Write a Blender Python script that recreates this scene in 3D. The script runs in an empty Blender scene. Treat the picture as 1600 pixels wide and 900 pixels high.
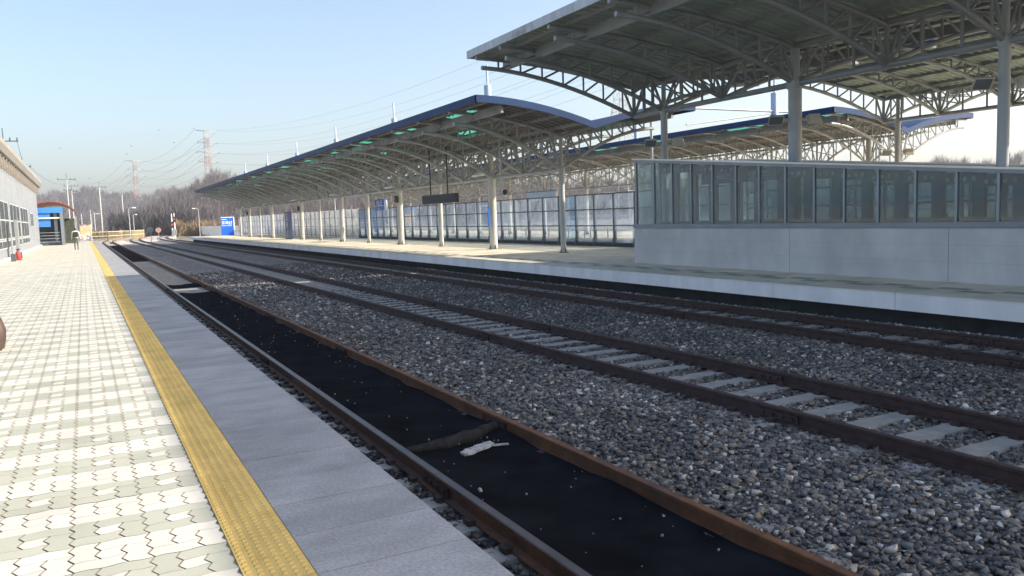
import bpy, math, random
import numpy as np
from mathutils import Matrix, Vector
random.seed(7); rng = np.random.default_rng(7)
R = math.radians
scene = bpy.context.scene

# ---------------------------------------------------------------- camera, sky, sun, exposure
EYE = 1.62
cam_d = bpy.data.cameras.new('camera'); cam = bpy.data.objects.new('camera', cam_d)
scene.collection.objects.link(cam); scene.camera = cam
def cam_rot(f=1255.0, roll=0.034, vp=(130.0, 357.0)):
    z = Vector((-roll * f, f, (450 - vp[1]) + (800 - vp[0]) * roll)).normalized()
    y = Vector(((vp[0] - 800) / f, (450 - vp[1]) / f, -1)).normalized()
    x = y.cross(z)
    return Matrix((x, y, z))
m = cam_rot().to_4x4(); m.translation = Vector((0, 0, EYE)); cam.matrix_world = m
cam_d.sensor_width = 36; cam_d.lens = 36 * 1255 / 1600; cam_d.clip_start = 0.05; cam_d.clip_end = 6000

SUN_DIR = Vector((1.57, -0.88, 1.0)).normalized()          # towards the sun
SUN_EL = math.asin(SUN_DIR.z); SUN_AZ = math.atan2(SUN_DIR.x, SUN_DIR.y)
world = bpy.data.worlds.new('World'); scene.world = world; world.use_nodes = True
wn = world.node_tree; bg = wn.nodes['Background']
sky = wn.nodes.new('ShaderNodeTexSky'); sky.sky_type = 'NISHITA'; sky.sun_disc = False
sky.sun_elevation = SUN_EL; sky.sun_rotation = SUN_AZ; sky.altitude = 50
sky.air_density = 1.0; sky.dust_density = 3.0; sky.ozone_density = 1.3
wn.links.new(sky.outputs['Color'], bg.inputs['Color']); bg.inputs['Strength'].default_value = 0.138
sd = bpy.data.lights.new('sun', 'SUN'); sd.energy = 4.0; sd.angle = R(0.53); sd.color = (1.0, 0.93, 0.80)
so = bpy.data.objects.new('sun', sd); scene.collection.objects.link(so)
so.rotation_euler = SUN_DIR.to_track_quat('Z', 'Y').to_euler(); so.location = (20, -10, 40)
vs = scene.view_settings; vs.view_transform = 'Standard'; vs.look = 'None'; vs.exposure = 1.05; vs.gamma = 1.0
try: vs.use_curve_mapping = False
except Exception: pass
scene.cycles.max_bounces = 6; scene.cycles.diffuse_bounces = 3; scene.cycles.glossy_bounces = 3
scene.cycles.transparent_max_bounces = 24; scene.cycles.caustics_reflective = False; scene.cycles.caustics_refractive = False

# ---------------------------------------------------------------- materials
MATS = {}
def mat(name, col, rough=0.7, metal=0.0, var=0.12, scale=3.0, bump=0.0, bscale=40.0, island=0.0, spec=0.5, col2=None, c2scale=1.2, c2w=(0.5, 0.65)):
    if name in MATS: return MATS[name]
    m = bpy.data.materials.new(name); m.use_nodes = True; nt = m.node_tree; N = nt.nodes; L = nt.links
    b = N['Principled BSDF']; b.inputs['Roughness'].default_value = rough; b.inputs['Metallic'].default_value = metal
    b.inputs['Specular IOR Level'].default_value = spec
    geo = N.new('ShaderNodeNewGeometry')
    no = N.new('ShaderNodeTexNoise'); no.inputs['Scale'].default_value = scale; no.inputs['Detail'].default_value = 6
    L.new(geo.outputs['Position'], no.inputs['Vector'])
    mr = N.new('ShaderNodeMapRange'); mr.inputs[1].default_value = 0.3; mr.inputs[2].default_value = 0.7
    mr.inputs[3].default_value = 1 - var; mr.inputs[4].default_value = 1 + var
    L.new(no.outputs['Fac'], mr.inputs[0])
    hsv = N.new('ShaderNodeHueSaturation'); hsv.inputs['Color'].default_value = (*col, 1)
    last = mr.outputs[0]
    if island > 0:
        mi = N.new('ShaderNodeMapRange'); mi.inputs[3].default_value = 1 - island; mi.inputs[4].default_value = 1 + island
        L.new(geo.outputs['Random Per Island'], mi.inputs[0])
        mu = N.new('ShaderNodeMath'); mu.operation = 'MULTIPLY'; L.new(last, mu.inputs[0]); L.new(mi.outputs[0], mu.inputs[1]); last = mu.outputs[0]
    L.new(last, hsv.inputs['Value'])
    if col2 is not None:
        n2 = N.new('ShaderNodeTexNoise'); n2.inputs['Scale'].default_value = c2scale; n2.inputs['Detail'].default_value = 8
        n2.inputs['Roughness'].default_value = 0.65
        L.new(geo.outputs['Position'], n2.inputs['Vector'])
        m2 = N.new('ShaderNodeMapRange'); m2.inputs[1].default_value = c2w[0]; m2.inputs[2].default_value = c2w[1]
        L.new(n2.outputs['Fac'], m2.inputs[0])
        mx = N.new('ShaderNodeMix'); mx.data_type = 'RGBA'; L.new(m2.outputs[0], mx.inputs[0])
        mx.inputs[6].default_value = (*col, 1); mx.inputs[7].default_value = (*col2, 1); L.new(mx.outputs[2], hsv.inputs['Color'])
    L.new(hsv.outputs['Color'], b.inputs['Base Color'])
    if bump > 0:
        nb = N.new('ShaderNodeTexNoise'); nb.inputs['Scale'].default_value = bscale; nb.inputs['Detail'].default_value = 5
        L.new(geo.outputs['Position'], nb.inputs['Vector'])
        bp = N.new('ShaderNodeBump'); bp.inputs['Strength'].default_value = bump; bp.inputs['Distance'].default_value = 0.02
        L.new(nb.outputs['Fac'], bp.inputs['Height']); L.new(bp.outputs['Normal'], b.inputs['Normal'])
    MATS[name] = m; return m

def ramp(nt, fac, stops):
    r = nt.nodes.new('ShaderNodeValToRGB'); e = r.color_ramp.elements
    while len(e) < len(stops): e.new(0.5)
    for i, (p, c) in enumerate(stops): e[i].position = p; e[i].color = (*c, 1)
    nt.links.new(fac, r.inputs[0]); return r.outputs[0]

def stone_colours(name, cell=None, tint=(1, 1, 1), dark=1.0):
    """ballast: colour per stone (mesh islands) or per voronoi cell (far bed)"""
    m = bpy.data.materials.new(name); m.use_nodes = True; nt = m.node_tree; N = nt.nodes; L = nt.links
    b = N['Principled BSDF']; b.inputs['Roughness'].default_value = 0.8
    geo = N.new('ShaderNodeNewGeometry')
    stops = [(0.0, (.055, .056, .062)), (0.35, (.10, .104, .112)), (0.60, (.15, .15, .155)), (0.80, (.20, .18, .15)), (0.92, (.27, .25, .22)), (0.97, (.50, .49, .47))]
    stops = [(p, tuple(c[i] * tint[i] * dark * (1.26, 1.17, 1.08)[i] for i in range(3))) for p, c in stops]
    big = N.new('ShaderNodeTexNoise'); big.inputs['Scale'].default_value = 0.55; L.new(geo.outputs['Position'], big.inputs['Vector'])
    bm_ = N.new('ShaderNodeMapRange'); bm_.inputs[1].default_value = .35; bm_.inputs[2].default_value = .7; bm_.inputs[3].default_value = .8; bm_.inputs[4].default_value = 1.3
    L.new(big.outputs['Fac'], bm_.inputs[0])
    hsv = N.new('ShaderNodeHueSaturation'); L.new(bm_.outputs[0], hsv.inputs['Value'])
    if cell is None:
        c = ramp(nt, geo.outputs['Random Per Island'], stops)
        L.new(c, hsv.inputs['Color'])
    else:
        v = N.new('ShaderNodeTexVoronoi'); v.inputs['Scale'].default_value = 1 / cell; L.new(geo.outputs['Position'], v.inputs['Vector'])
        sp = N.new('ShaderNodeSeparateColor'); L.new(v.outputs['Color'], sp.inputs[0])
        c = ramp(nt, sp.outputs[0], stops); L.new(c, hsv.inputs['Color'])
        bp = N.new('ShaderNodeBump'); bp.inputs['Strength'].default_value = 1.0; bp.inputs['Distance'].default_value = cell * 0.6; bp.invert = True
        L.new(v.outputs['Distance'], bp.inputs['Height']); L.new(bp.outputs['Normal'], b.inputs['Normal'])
    sx = N.new('ShaderNodeSeparateXYZ'); L.new(geo.outputs['Position'], sx.inputs[0]); acc = None
    for xr in (3.78, 6.40, 7.78, 10.92, 12.26):          # brake dust settled beside each rail
        a = N.new('ShaderNodeMath'); a.operation = 'SUBTRACT'; a.inputs[1].default_value = xr; L.new(sx.outputs['X'], a.inputs[0])
        c_ = N.new('ShaderNodeMath'); c_.operation = 'ABSOLUTE'; L.new(a.outputs[0], c_.inputs[0])
        if acc is None: acc = c_
        else:
            mn = N.new('ShaderNodeMath'); mn.operation = 'MINIMUM'; L.new(acc.outputs[0], mn.inputs[0]); L.new(c_.outputs[0], mn.inputs[1]); acc = mn
    dr = N.new('ShaderNodeMapRange'); dr.inputs[1].default_value = .05; dr.inputs[2].default_value = .55; dr.inputs[3].default_value = .6; dr.inputs[4].default_value = 0; L.new(acc.outputs[0], dr.inputs[0])
    dm = N.new('ShaderNodeMix'); dm.data_type = 'RGBA'; L.new(dr.outputs[0], dm.inputs[0]); L.new(hsv.outputs['Color'], dm.inputs[6]); dm.inputs[7].default_value = (.085, .058, .045, 1)
    L.new(dm.outputs[2], b.inputs['Base Color'])
    MATS[name] = m; return m

def streaks(m, lo=.72, hi=1.05, sc=(5, 5, .45)):
    """rain streaks and grime running down a wall"""
    nt = m.node_tree; N = nt.nodes; L = nt.links; b = N['Principled BSDF']; src = b.inputs['Base Color'].links[0].from_socket
    g = N.new('ShaderNodeNewGeometry'); vm = N.new('ShaderNodeVectorMath'); vm.operation = 'MULTIPLY'; vm.inputs[1].default_value = sc; L.new(g.outputs['Position'], vm.inputs[0])
    n = N.new('ShaderNodeTexNoise'); n.inputs['Scale'].default_value = 1; n.inputs['Detail'].default_value = 7; n.inputs['Roughness'].default_value = .6; L.new(vm.outputs[0], n.inputs['Vector'])
    mr = N.new('ShaderNodeMapRange'); mr.inputs[1].default_value = .3; mr.inputs[2].default_value = .62; mr.inputs[3].default_value = lo; mr.inputs[4].default_value = hi; L.new(n.outputs['Fac'], mr.inputs[0])
    h = N.new('ShaderNodeHueSaturation'); L.new(mr.outputs[0], h.inputs['Value']); L.new(src, h.inputs['Color']); L.new(h.outputs['Color'], b.inputs['Base Color'])

def glass(name, tint, refl=0.25, haze=0.15, hazecol=(.5, .55, .6), rough=0.02):
    m = bpy.data.materials.new(name); m.use_nodes = True; nt = m.node_tree; N = nt.nodes; L = nt.links
    N.remove(N['Principled BSDF']); out = N['Material Output']
    tr = N.new('ShaderNodeBsdfTransparent'); tr.inputs[0].default_value = (*tint, 1)
    gl = N.new('ShaderNodeBsdfGlossy'); gl.inputs['Roughness'].default_value = rough; gl.inputs[0].default_value = (.9, .95, 1, 1)
    df0 = N.new('ShaderNodeBsdfDiffuse'); df0.inputs[0].default_value = (*hazecol, 1)
    tl = N.new('ShaderNodeBsdfTranslucent'); tl.inputs[0].default_value = (*hazecol, 1)
    df = N.new('ShaderNodeMixShader'); df.inputs[0].default_value = .5; L.new(df0.outputs[0], df.inputs[1]); L.new(tl.outputs[0], df.inputs[2])
    lw = N.new('ShaderNodeLayerWeight'); lw.inputs[0].default_value = .5      # same reflectance from both faces of the pane
    pw = N.new('ShaderNodeMath'); pw.operation = 'POWER'; pw.inputs[1].default_value = 4.0; L.new(lw.outputs['Facing'], pw.inputs[0])
    ad = N.new('ShaderNodeMath'); ad.operation = 'MULTIPLY_ADD'; ad.inputs[1].default_value = .75; ad.inputs[2].default_value = refl; ad.use_clamp = True; L.new(pw.outputs[0], ad.inputs[0])
    geo = N.new('ShaderNodeNewGeometry'); no = N.new('ShaderNodeTexNoise'); no.inputs['Scale'].default_value = 1.3; no.inputs['Detail'].default_value = 5
    L.new(geo.outputs['Position'], no.inputs['Vector'])
    mr = N.new('ShaderNodeMapRange'); mr.inputs[1].default_value = .35; mr.inputs[2].default_value = .65; mr.inputs[3].default_value = haze * .5; mr.inputs[4].default_value = haze * 1.5
    L.new(no.outputs['Fac'], mr.inputs[0])
    m1 = N.new('ShaderNodeMixShader'); L.new(mr.outputs[0], m1.inputs[0]); L.new(tr.outputs[0], m1.inputs[1]); L.new(df.outputs[0], m1.inputs[2])
    m2 = N.new('ShaderNodeMixShader'); L.new(ad.outputs[0], m2.inputs[0]); L.new(m1.outputs[0], m2.inputs[1]); L.new(gl.outputs[0], m2.inputs[2])
    L.new(m2.outputs[0], out.inputs[0]); MATS[name] = m; return m

def corrugated(name, col, axis='Y', pitch=0.2, rough=0.6, ribdark=0.55, backcol=None):
    """sheet metal with ribs; real bump plus the darker rib sides of the profile"""
    m = bpy.data.materials.new(name); m.use_nodes = True; nt = m.node_tree; N = nt.nodes; L = nt.links
    b = N['Principled BSDF']; b.inputs['Roughness'].default_value = rough
    geo = N.new('ShaderNodeNewGeometry'); s = N.new('ShaderNodeSeparateXYZ'); L.new(geo.outputs['Position'], s.inputs[0])
    mm = N.new('ShaderNodeMath'); mm.operation = 'MULTIPLY'; mm.inputs[1].default_value = 2 * math.pi / pitch; L.new(s.outputs[axis], mm.inputs[0])
    sn = N.new('ShaderNodeMath'); sn.operation = 'SINE'; L.new(mm.outputs[0], sn.inputs[0])
    mr = N.new('ShaderNodeMapRange'); mr.inputs[1].default_value = -0.2; mr.inputs[2].default_value = 0.5; L.new(sn.outputs[0], mr.inputs[0])
    bp = N.new('ShaderNodeBump'); bp.inputs['Strength'].default_value = 1; bp.inputs['Distance'].default_value = 0.004; L.new(mr.outputs[0], bp.inputs['Height'])
    L.new(bp.outputs['Normal'], b.inputs['Normal'])
    no = N.new('ShaderNodeTexNoise'); no.inputs['Scale'].default_value = .8; no.inputs['Detail'].default_value = 5; L.new(geo.outputs['Position'], no.inputs['Vector'])
    c = ramp(nt, no.outputs['Fac'], [(.3, tuple(x * .8 for x in col)), (.7, tuple(x * 1.15 for x in col))])
    L.new(c, b.inputs['Base Color']); MATS[name] = m; return m

M_STEEL = mat('canopy_paint', (.34, .365, .385), .5, .0, .10, 1.5, col2=(.26, .26, .26), c2scale=.8)
M_COL = mat('column_paint', (.50, .50, .47), .45, 0, .08, 2.0)
M_STEEL_C = mat('weathered_steel', (.27, .305, .335), .5, .0, .12, 1.5)
M_BLUE = mat('blue_roof', (.004, .034, .125), .6, 0, .12, .8, spec=.3)
M_BLUE_L = mat('blue_light', (.05, .24, .62), .4, 0, .08, .8)
M_GREYFAS = mat('fascia_grey', (.42, .45, .48), .5, .3, .15, .6, col2=(.27, .25, .24), c2scale=.35, c2w=(.56, .6))
M_SOFFIT_A = corrugated('soffit_brown', (.165, .15, .14), 'Y', .35)
M_SOFFIT_C = corrugated('soffit_green', (.33, .41, .37), 'Y', .22)
M_RUST = mat('rail_rust', (.105, .052, .036), .7, .25, .3, 9, bump=.25, bscale=60, col2=(.20, .085, .035), c2scale=.5, c2w=(.5, .7))
M_RUSTD = mat('rail_dark', (.06, .034, .03), .65, .25, .3, 9, bump=.25, bscale=60)
M_RUSTO = mat('rail_orange', (.17, .07, .028), .75, .15, .3, 7, bump=.3, bscale=60, col2=(.09, .045, .03), c2scale=.9)
M_RAILTOP = mat('rail_worn', (.09, .07, .065), .42, .4, .2, 5)
M_SLEEP = mat('sleeper_concrete', (.30, .285, .26), .85, 0, .18, 6, bump=.3, bscale=50, island=.1)
M_STONE = stone_colours('ballast_stone')
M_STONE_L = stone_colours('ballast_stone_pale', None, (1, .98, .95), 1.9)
M_STONE_D = stone_colours('ballast_stone_dark', None, (.95, .95, 1), .45)  # darker copy of the ballast colours
M_BED = stone_colours('ballast_bed', .055, (1, 1, 1.02), .85)
M_BEDL = stone_colours('ballast_bed_sunlit', .06, (1.05, 1, .95), 3.0)  # paler copy stands in for sunlit ballast beyond the canopy shadow
M_MATB = mat('black_track_cloth', (.012, .0125, .015), .9, 0, .35, 2.5, bump=.5, bscale=9, spec=.0, col2=(.020, .018, .016), c2scale=3, c2w=(.55, .8))
M_GROUND = mat('dry_ground', (.20, .165, .12), .95, 0, .3, .15, bump=.2, bscale=3, col2=(.12, .10, .07), c2scale=.05)
M_HILL = mat('winter_hill', (.11, .092, .085), .95, 0, .3, .03, bump=.6, bscale=.5, col2=(.065, .052, .048), c2scale=.02, c2w=(.4, .6))
M_TWIG = mat('bare_twigs', (.135, .112, .108), .95, 0, .2, .05, island=.35)
M_TWIG2 = mat('dark_twigs', (.075, .065, .065), .95, 0, .2, .05, island=.35)
M_TWIG3 = mat('tan_brush', (.25, .18, .10), .95, 0, .2, .2, island=.3)
M_GRANITE = mat('granite_slab', (.37, .36, .35), .75, 0, .10, 1.2, island=.08, col2=(.24, .235, .235), c2scale=55, c2w=(.35, .65))
M_JOINT = mat('paving_joint', (.36, .30, .21), .95, 0, .3, 8)
M_CREAM = mat('paver_cream', (.61, .565, .48), .85, 0, .05, 2, island=.06, bump=.08, bscale=120)
M_GREEN = mat('paver_green_grey', (.42, .41, .325), .85, 0, .06, 2, island=.07, bump=.08, bscale=120)
M_YEL = mat('tactile_yellow', (.66, .45, .14), .8, 0, .08, 3, col2=(.57, .38, .11), c2scale=2.5, spec=.25)
M_WHITEC = mat('white_precast', (.90, .85, .82), .7, 0, .04, .7, col2=(.80, .76, .74), c2scale=2.2, c2w=(.55, .75))
M_DARKC = mat('recess_shade', (.04, .042, .045), .9, 0, .3, 3)  # shade under the edge panels is put into this near-black colour
M_PAVE2 = mat('island_paving', (.77, .67, .52), .85, 0, .10, 1.2, col2=(.62, .60, .45), c2scale=1.1)
M_CONC = mat('shelter_wall_panel', (.60, .57, .55), .6, .0, .06, 1.2, col2=(.50, .48, .47), c2scale=.7, c2w=(.45, .7))
M_ALU = mat('aluminium', (.27, .30, .33), .4, .5, .06, 2)
M_DFRAME = mat('dark_frame', (.10, .12, .135), .5, .3, .12, 2)
M_FRAMEB = mat('barrier_frame', (.10, .13, .15), .5, .2, .12, 2)
M_CLAD = mat('facade_cladding', (.33, .35, .37), .45, .2, .06, .6)
M_WHITE = mat('white_paint', (.78, .78, .76), .5, 0, .05, 2)
M_BLACK = mat('black_plastic', (.02, .022, .026), .5, 0, .1, 4)
M_GREY = mat('grey_metal', (.35, .36, .37), .5, .4, .1, 3)
M_GALV = mat('galvanised', (.42, .43, .44), .5, .4, .12, 3)
M_WOODF = mat('bamboo_fence', (.42, .34, .20), .85, 0, .25, 2.5, island=.2)
M_RED = mat('red_paint', (.50, .05, .035), .5, 0, .1, 4)
M_BROWN = mat('brown_leather', (.075, .045, .036), .6, 0, .25, 9, bump=.2, bscale=30)
M_SIGNB = mat('sign_blue', (.012, .13, .60), .4, 0, .04, 2)
M_SIGNN = mat('sign_navy', (.035, .055, .17), .4, 0, .06, 2)
M_GLASS = glass('shelter_glass', (.84, .92, .93), .06, .15, (.40, .48, .50))
M_GLASSB = glass('barrier_glass', (.80, .86, .93), .03, .15, (.50, .57, .68))
M_GLASS2 = glass('shelter_glass_hazed', (.80, .90, .92), .05, .38, (.50, .62, .66))  # far panes: extra haze painted in to lighten the openings
M_GLASSW = mat('facade_glass', (.05, .06, .065), .35, 0, .2, 1)

def skylight_mat():
    m = bpy.data.materials.new('teal_skylight'); m.use_nodes = True; nt = m.node_tree; N = nt.nodes; L = nt.links
    N.remove(N['Principled BSDF']); t = N.new('ShaderNodeBsdfTranslucent'); d = N.new('ShaderNodeBsdfDiffuse')
    n = N.new('ShaderNodeTexNoise'); n.inputs['Scale'].default_value = 2
    c = ramp(nt, n.outputs['Fac'], [(.3, (.05, .27, .205)), (.7, (.08, .36, .27))])
    L.new(c, t.inputs[0]); L.new(c, d.inputs[0])
    x = N.new('ShaderNodeMixShader'); x.inputs[0].default_value = .2; L.new(t.outputs[0], x.inputs[1]); L.new(d.outputs[0], x.inputs[2])
    L.new(x.outputs[0], N['Material Output'].inputs[0]); return m
for m_ in (M_CLAD, M_COL, M_GREYFAS): streaks(m_, .82)
streaks(M_CONC, .88, 1.03, (1.6, 1.6, .5)); streaks(M_WHITEC, .86, 1.03, (3, 1.5, .4))
streaks(M_GRANITE, .78, 1.12, (1.6, 2.5, 1)); streaks(M_YEL, .82, 1.08, (3, 1.2, 1)); streaks(M_CREAM, .90, 1.04, (.8, .6, 1)); streaks(M_GREEN, .88, 1.04, (.8, .6, 1)); streaks(M_PAVE2, .8, 1.06, (1.2, .5, 1))
M_SKYL = skylight_mat()
M_PANELW = glass('polycarbonate_white', (.5, .5, .5), .0, .85, (.78, .80, .84), .3)

def pylon_mat():
    m = bpy.data.materials.new('pylon_bands'); m.use_nodes = True; nt = m.node_tree; N = nt.nodes; L = nt.links
    b = N['Principled BSDF']; b.inputs['Roughness'].default_value = .6
    g = N.new('ShaderNodeNewGeometry'); s = N.new('ShaderNodeSeparateXYZ'); L.new(g.outputs['Position'], s.inputs[0])
    d = N.new('ShaderNodeMath'); d.operation = 'DIVIDE'; d.inputs[1].default_value = 54; L.new(s.outputs['Z'], d.inputs[0])
    r = N.new('ShaderNodeValToRGB'); r.color_ramp.interpolation = 'CONSTANT'; e = r.color_ramp.elements
    st = [(0, (.30, .31, .32)), (.42, (.42, .17, .11)), (.52, (.45, .42, .40)), (.60, (.36, .18, .14)), (.70, (.45, .42, .40)), (.78, (.34, .19, .16)), (.88, (.40, .38, .37))]
    while len(e) < len(st): e.new(.5)
    for i, (p, c) in enumerate(st): e[i].position = p; e[i].color = (*c, 1)
    L.new(d.outputs[0], r.inputs[0]); L.new(r.outputs[0], b.inputs['Base Color']); return m
M_PYLON = pylon_mat()

# ---------------------------------------------------------------- mesh helpers
class MB:
    def __init__(s): s.v = []; s.f = []; s.mi = []; s.cur = 0
    def add(s, vs, fs):
        n = len(s.v); s.v += [tuple(v) for v in vs]; s.f += [tuple(i + n for i in f) for f in fs]; s.mi += [s.cur] * len(fs)
    def box(s, x0, x1, y0, y1, z0, z1):
        s.add([(x0, y0, z0), (x1, y0, z0), (x1, y1, z0), (x0, y1, z0), (x0, y0, z1), (x1, y0, z1), (x1, y1, z1), (x0, y1, z1)],
              [(0, 3, 2, 1), (4, 5, 6, 7), (0, 1, 5, 4), (1, 2, 6, 5), (2, 3, 7, 6), (3, 0, 4, 7)])
    def bar(s, p, q, w, h, up=(0, 0, 1)):
        p = Vector(p); q = Vector(q); d = (q - p).normalized(); up = Vector(up)
        if abs(d.dot(up)) > .99: up = Vector((1, 0, 0))
        a = d.cross(up).normalized(); b = a.cross(d)
        vs = [c + a * (w / 2 * i) + b * (h / 2 * j) for c in (p, q) for i, j in ((-1, -1), (1, -1), (1, 1), (-1, 1))]
        s.add(vs, [(0, 1, 2, 3), (7, 6, 5, 4), (0, 4, 5, 1), (1, 5, 6, 2), (2, 6, 7, 3), (3, 7, 4, 0)])
    def path(s, pts, r, n=6, cap=True):
        pts = [Vector(p) for p in pts]; k = len(pts); rr = r if isinstance(r, (list, tuple)) else [r] * k
        vs = []
        for i, p in enumerate(pts):
            d = (pts[min(i + 1, k - 1)] - pts[max(i - 1, 0)]).normalized()
            u = Vector((0, 0, 1)) if abs(d.z) < .9 else Vector((0, 1, 0))
            a = d.cross(u).normalized(); b = a.cross(d)
            for j in range(n):
                t = 2 * math.pi * (j + .5) / n; vs.append(p + (a * math.cos(t) + b * math.sin(t)) * rr[i])
        fs = [(i * n + j, i * n + (j + 1) % n, (i + 1) * n + (j + 1) % n, (i + 1) * n + j) for i in range(k - 1) for j in range(n)]
        if cap: fs += [tuple(range(n - 1, -1, -1)), tuple(range((k - 1) * n, k * n))]
        s.add(vs, fs)
    def tube(s, p, q, r, n=6): s.path([p, q], r, n)
    def prism(s, prof, y0, y1):      # profile in x,z extruded along y
        n = len(prof); s.add([(x, y0, z) for x, z in prof] + [(x, y1, z) for x, z in prof],
            [tuple(range(n)), tuple(range(2 * n - 1, n - 1, -1))] + [(i, n + i, n + (i + 1) % n, (i + 1) % n) for i in range(n)])
    def lathe(s, c, prof, n=12):
        c = Vector(c); vs = [(c.x + r * math.cos(2 * math.pi * j / n), c.y + r * math.sin(2 * math.pi * j / n), c.z + z) for r, z in prof for j in range(n)]
        k = len(prof); s.add(vs, [(i * n + j, i * n + (j + 1) % n, (i + 1) * n + (j + 1) % n, (i + 1) * n + j) for i in range(k - 1) for j in range(n)] + [tuple(range(n - 1, -1, -1)), tuple(range((k - 1) * n, k * n))])
    def build(s, name, mats, parent=None, smooth=False, recalc=True):
        me = bpy.data.meshes.new(name); off = Vector((0, 0, 0))
        if parent is not None:
            off = parent.location.copy()
            if parent.parent: off += parent.parent.location
        me.from_pydata([tuple(Vector(v) - off) for v in s.v], [], s.f)
        mats = mats if isinstance(mats, (list, tuple)) else [mats]
        for mm in mats: me.materials.append(mm)
        if len(mats) > 1: me.polygons.foreach_set('material_index', s.mi)
        if smooth: me.polygons.foreach_set('use_smooth', [True] * len(me.polygons))
        if recalc:
            import bmesh
            b = bmesh.new(); b.from_mesh(me); bmesh.ops.recalc_face_normals(b, faces=b.faces); b.to_mesh(me); b.free()
        me.update()
        if smooth:
            try: me.set_sharp_from_angle(angle=R(40))
            except Exception: pass
        o = bpy.data.objects.new(name, me); scene.collection.objects.link(o)
        if parent is not None: o.parent = parent
        return o

def tag(o, label=None, cat=None, group=None, kind=None):
    if label: o['label'] = label
    if cat: o['category'] = cat
    if group: o['group'] = group
    if kind: o['kind'] = kind
    return o
def thing(name, loc, label, cat, group=None):
    o = bpy.data.objects.new(name, None); scene.collection.objects.link(o); o.location = loc; o.empty_display_size = .3
    return tag(o, label, cat, group)
def struct(o, label=None): return tag(o, label, None, None, 'structure')
def copy_thing(root, loc, label=None, group=None):
    r = root.copy(); scene.collection.objects.link(r); r.location = loc
    if label: r['label'] = label
    if group: r['group'] = group
    for ch in list(root.children):
        c = ch.copy(); scene.collection.objects.link(c); c.parent = r
        for g in ch.children:
            d = g.copy(); scene.collection.objects.link(d); d.parent = c
    return r
def text_mesh(name, body, size, mtl, parent, mw, bold=0.0, align='LEFT'):
    """flat lettering, extruded a few millimetres; mw places it (world)"""
    cu = bpy.data.curves.new(name, 'FONT'); cu.body = body; cu.size = size; cu.extrude = .004; cu.offset = bold; cu.align_x = align
    tmp = bpy.data.objects.new('tmp', cu); scene.collection.objects.link(tmp)
    dg = bpy.context.evaluated_depsgraph_get(); me = bpy.data.meshes.new_from_object(tmp.evaluated_get(dg))
    bpy.data.objects.remove(tmp); me.name = name; me.materials.clear(); me.materials.append(mtl)
    off = parent.location.copy()
    if parent.parent: off += parent.parent.location
    me.transform(Matrix.Translation(-off) @ mw)
    o = bpy.data.objects.new(name, me); scene.collection.objects.link(o); o.parent = parent
    return o
def face_mw(origin, right, up=(0, 0, 1)):
    r = Vector(right).normalized(); u = Vector(up).normalized(); n = r.cross(u)
    m = Matrix((r, u, n)).transposed().to_4x4(); m.translation = Vector(origin); return m

def np_mesh(name, V, F, mtl, mi=None):
    me = bpy.data.meshes.new(name); nv, nf, k = len(V), len(F), F.shape[1]
    me.vertices.add(nv); me.vertices.foreach_set('co', V.astype(np.float32).ravel())
    me.loops.add(nf * k); me.loops.foreach_set('vertex_index', F.astype(np.int32).ravel())
    me.polygons.add(nf); me.polygons.foreach_set('loop_start', np.arange(0, nf * k, k, dtype=np.int32))
    for mm in (mtl if isinstance(mtl, (list, tuple)) else [mtl]): me.materials.append(mm)
    if mi is not None: me.polygons.foreach_set('material_index', mi.astype(np.int32))
    me.update(calc_edges=True); me.validate()
    o = bpy.data.objects.new(name, me); scene.collection.objects.link(o); return o

# ---------------------------------------------------------------- track geometry
ZR = -0.52                      # rail top
def bend(y): return max(0.0, y - 126) ** 2 / 1000.0
def cx(x, y): return x + bend(y)
YS = [-8, 0, 6, 12, 20, 30, 45, 60, 80, 100, 115, 126] + list(range(132, 300, 8))

# ---------------------------------------------------------------- ground, hills
mb = MB(); mb.box(-880, 1030, -80, 1100, -1.6, -0.86)
struct(mb.build('ground', M_GROUND))

def S(t): t = np.clip(t, 0, 1); return t * t * (3 - 2 * t)
def near_h(az): return np.interp(az, [2.5, 4.2, 6.6, 8.4, 10.6, 19, 30, 51, 100], [0, 6, 14.5, 16.5, 17, 12, 10, 11, 11])
def far_h(az): return 25 + 2.2 * np.sin(az * 1.1 + 1) + 1.3 * np.sin(az * 2.9) + .7 * np.sin(az * 7.3)
def hill_z(az, r):
    w = 1 + .12 * np.sin(az * 1.7 + r * .02) + .06 * np.sin(az * 6 + r * .05)
    return -.9 + np.maximum(near_h(az) * w * S((r - 215) / 130), far_h(az) * S((r - 430) / 310) * (1 + .05 * np.sin(r * .03 + az)))
azs = np.arange(-30, 100.1, .5); rs = np.concatenate([np.arange(205, 420, 12), np.arange(420, 1000, 25)])
A_, R_ = np.meshgrid(azs, rs); Z_ = hill_z(A_, R_)
V = np.stack([R_ * np.sin(np.radians(A_)), R_ * np.cos(np.radians(A_)), Z_], -1).reshape(-1, 3)
nA, nR = len(azs), len(rs); I = np.arange(nA * nR).reshape(nR, nA)
F = np.stack([I[:-1, :-1], I[:-1, 1:], I[1:, 1:], I[1:, :-1]], -1).reshape(-1, 4)
o = np_mesh('hills', V, F, M_HILL); o.data.polygons.foreach_set('use_smooth', [True] * len(o.data.polygons)); struct(o)

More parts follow.
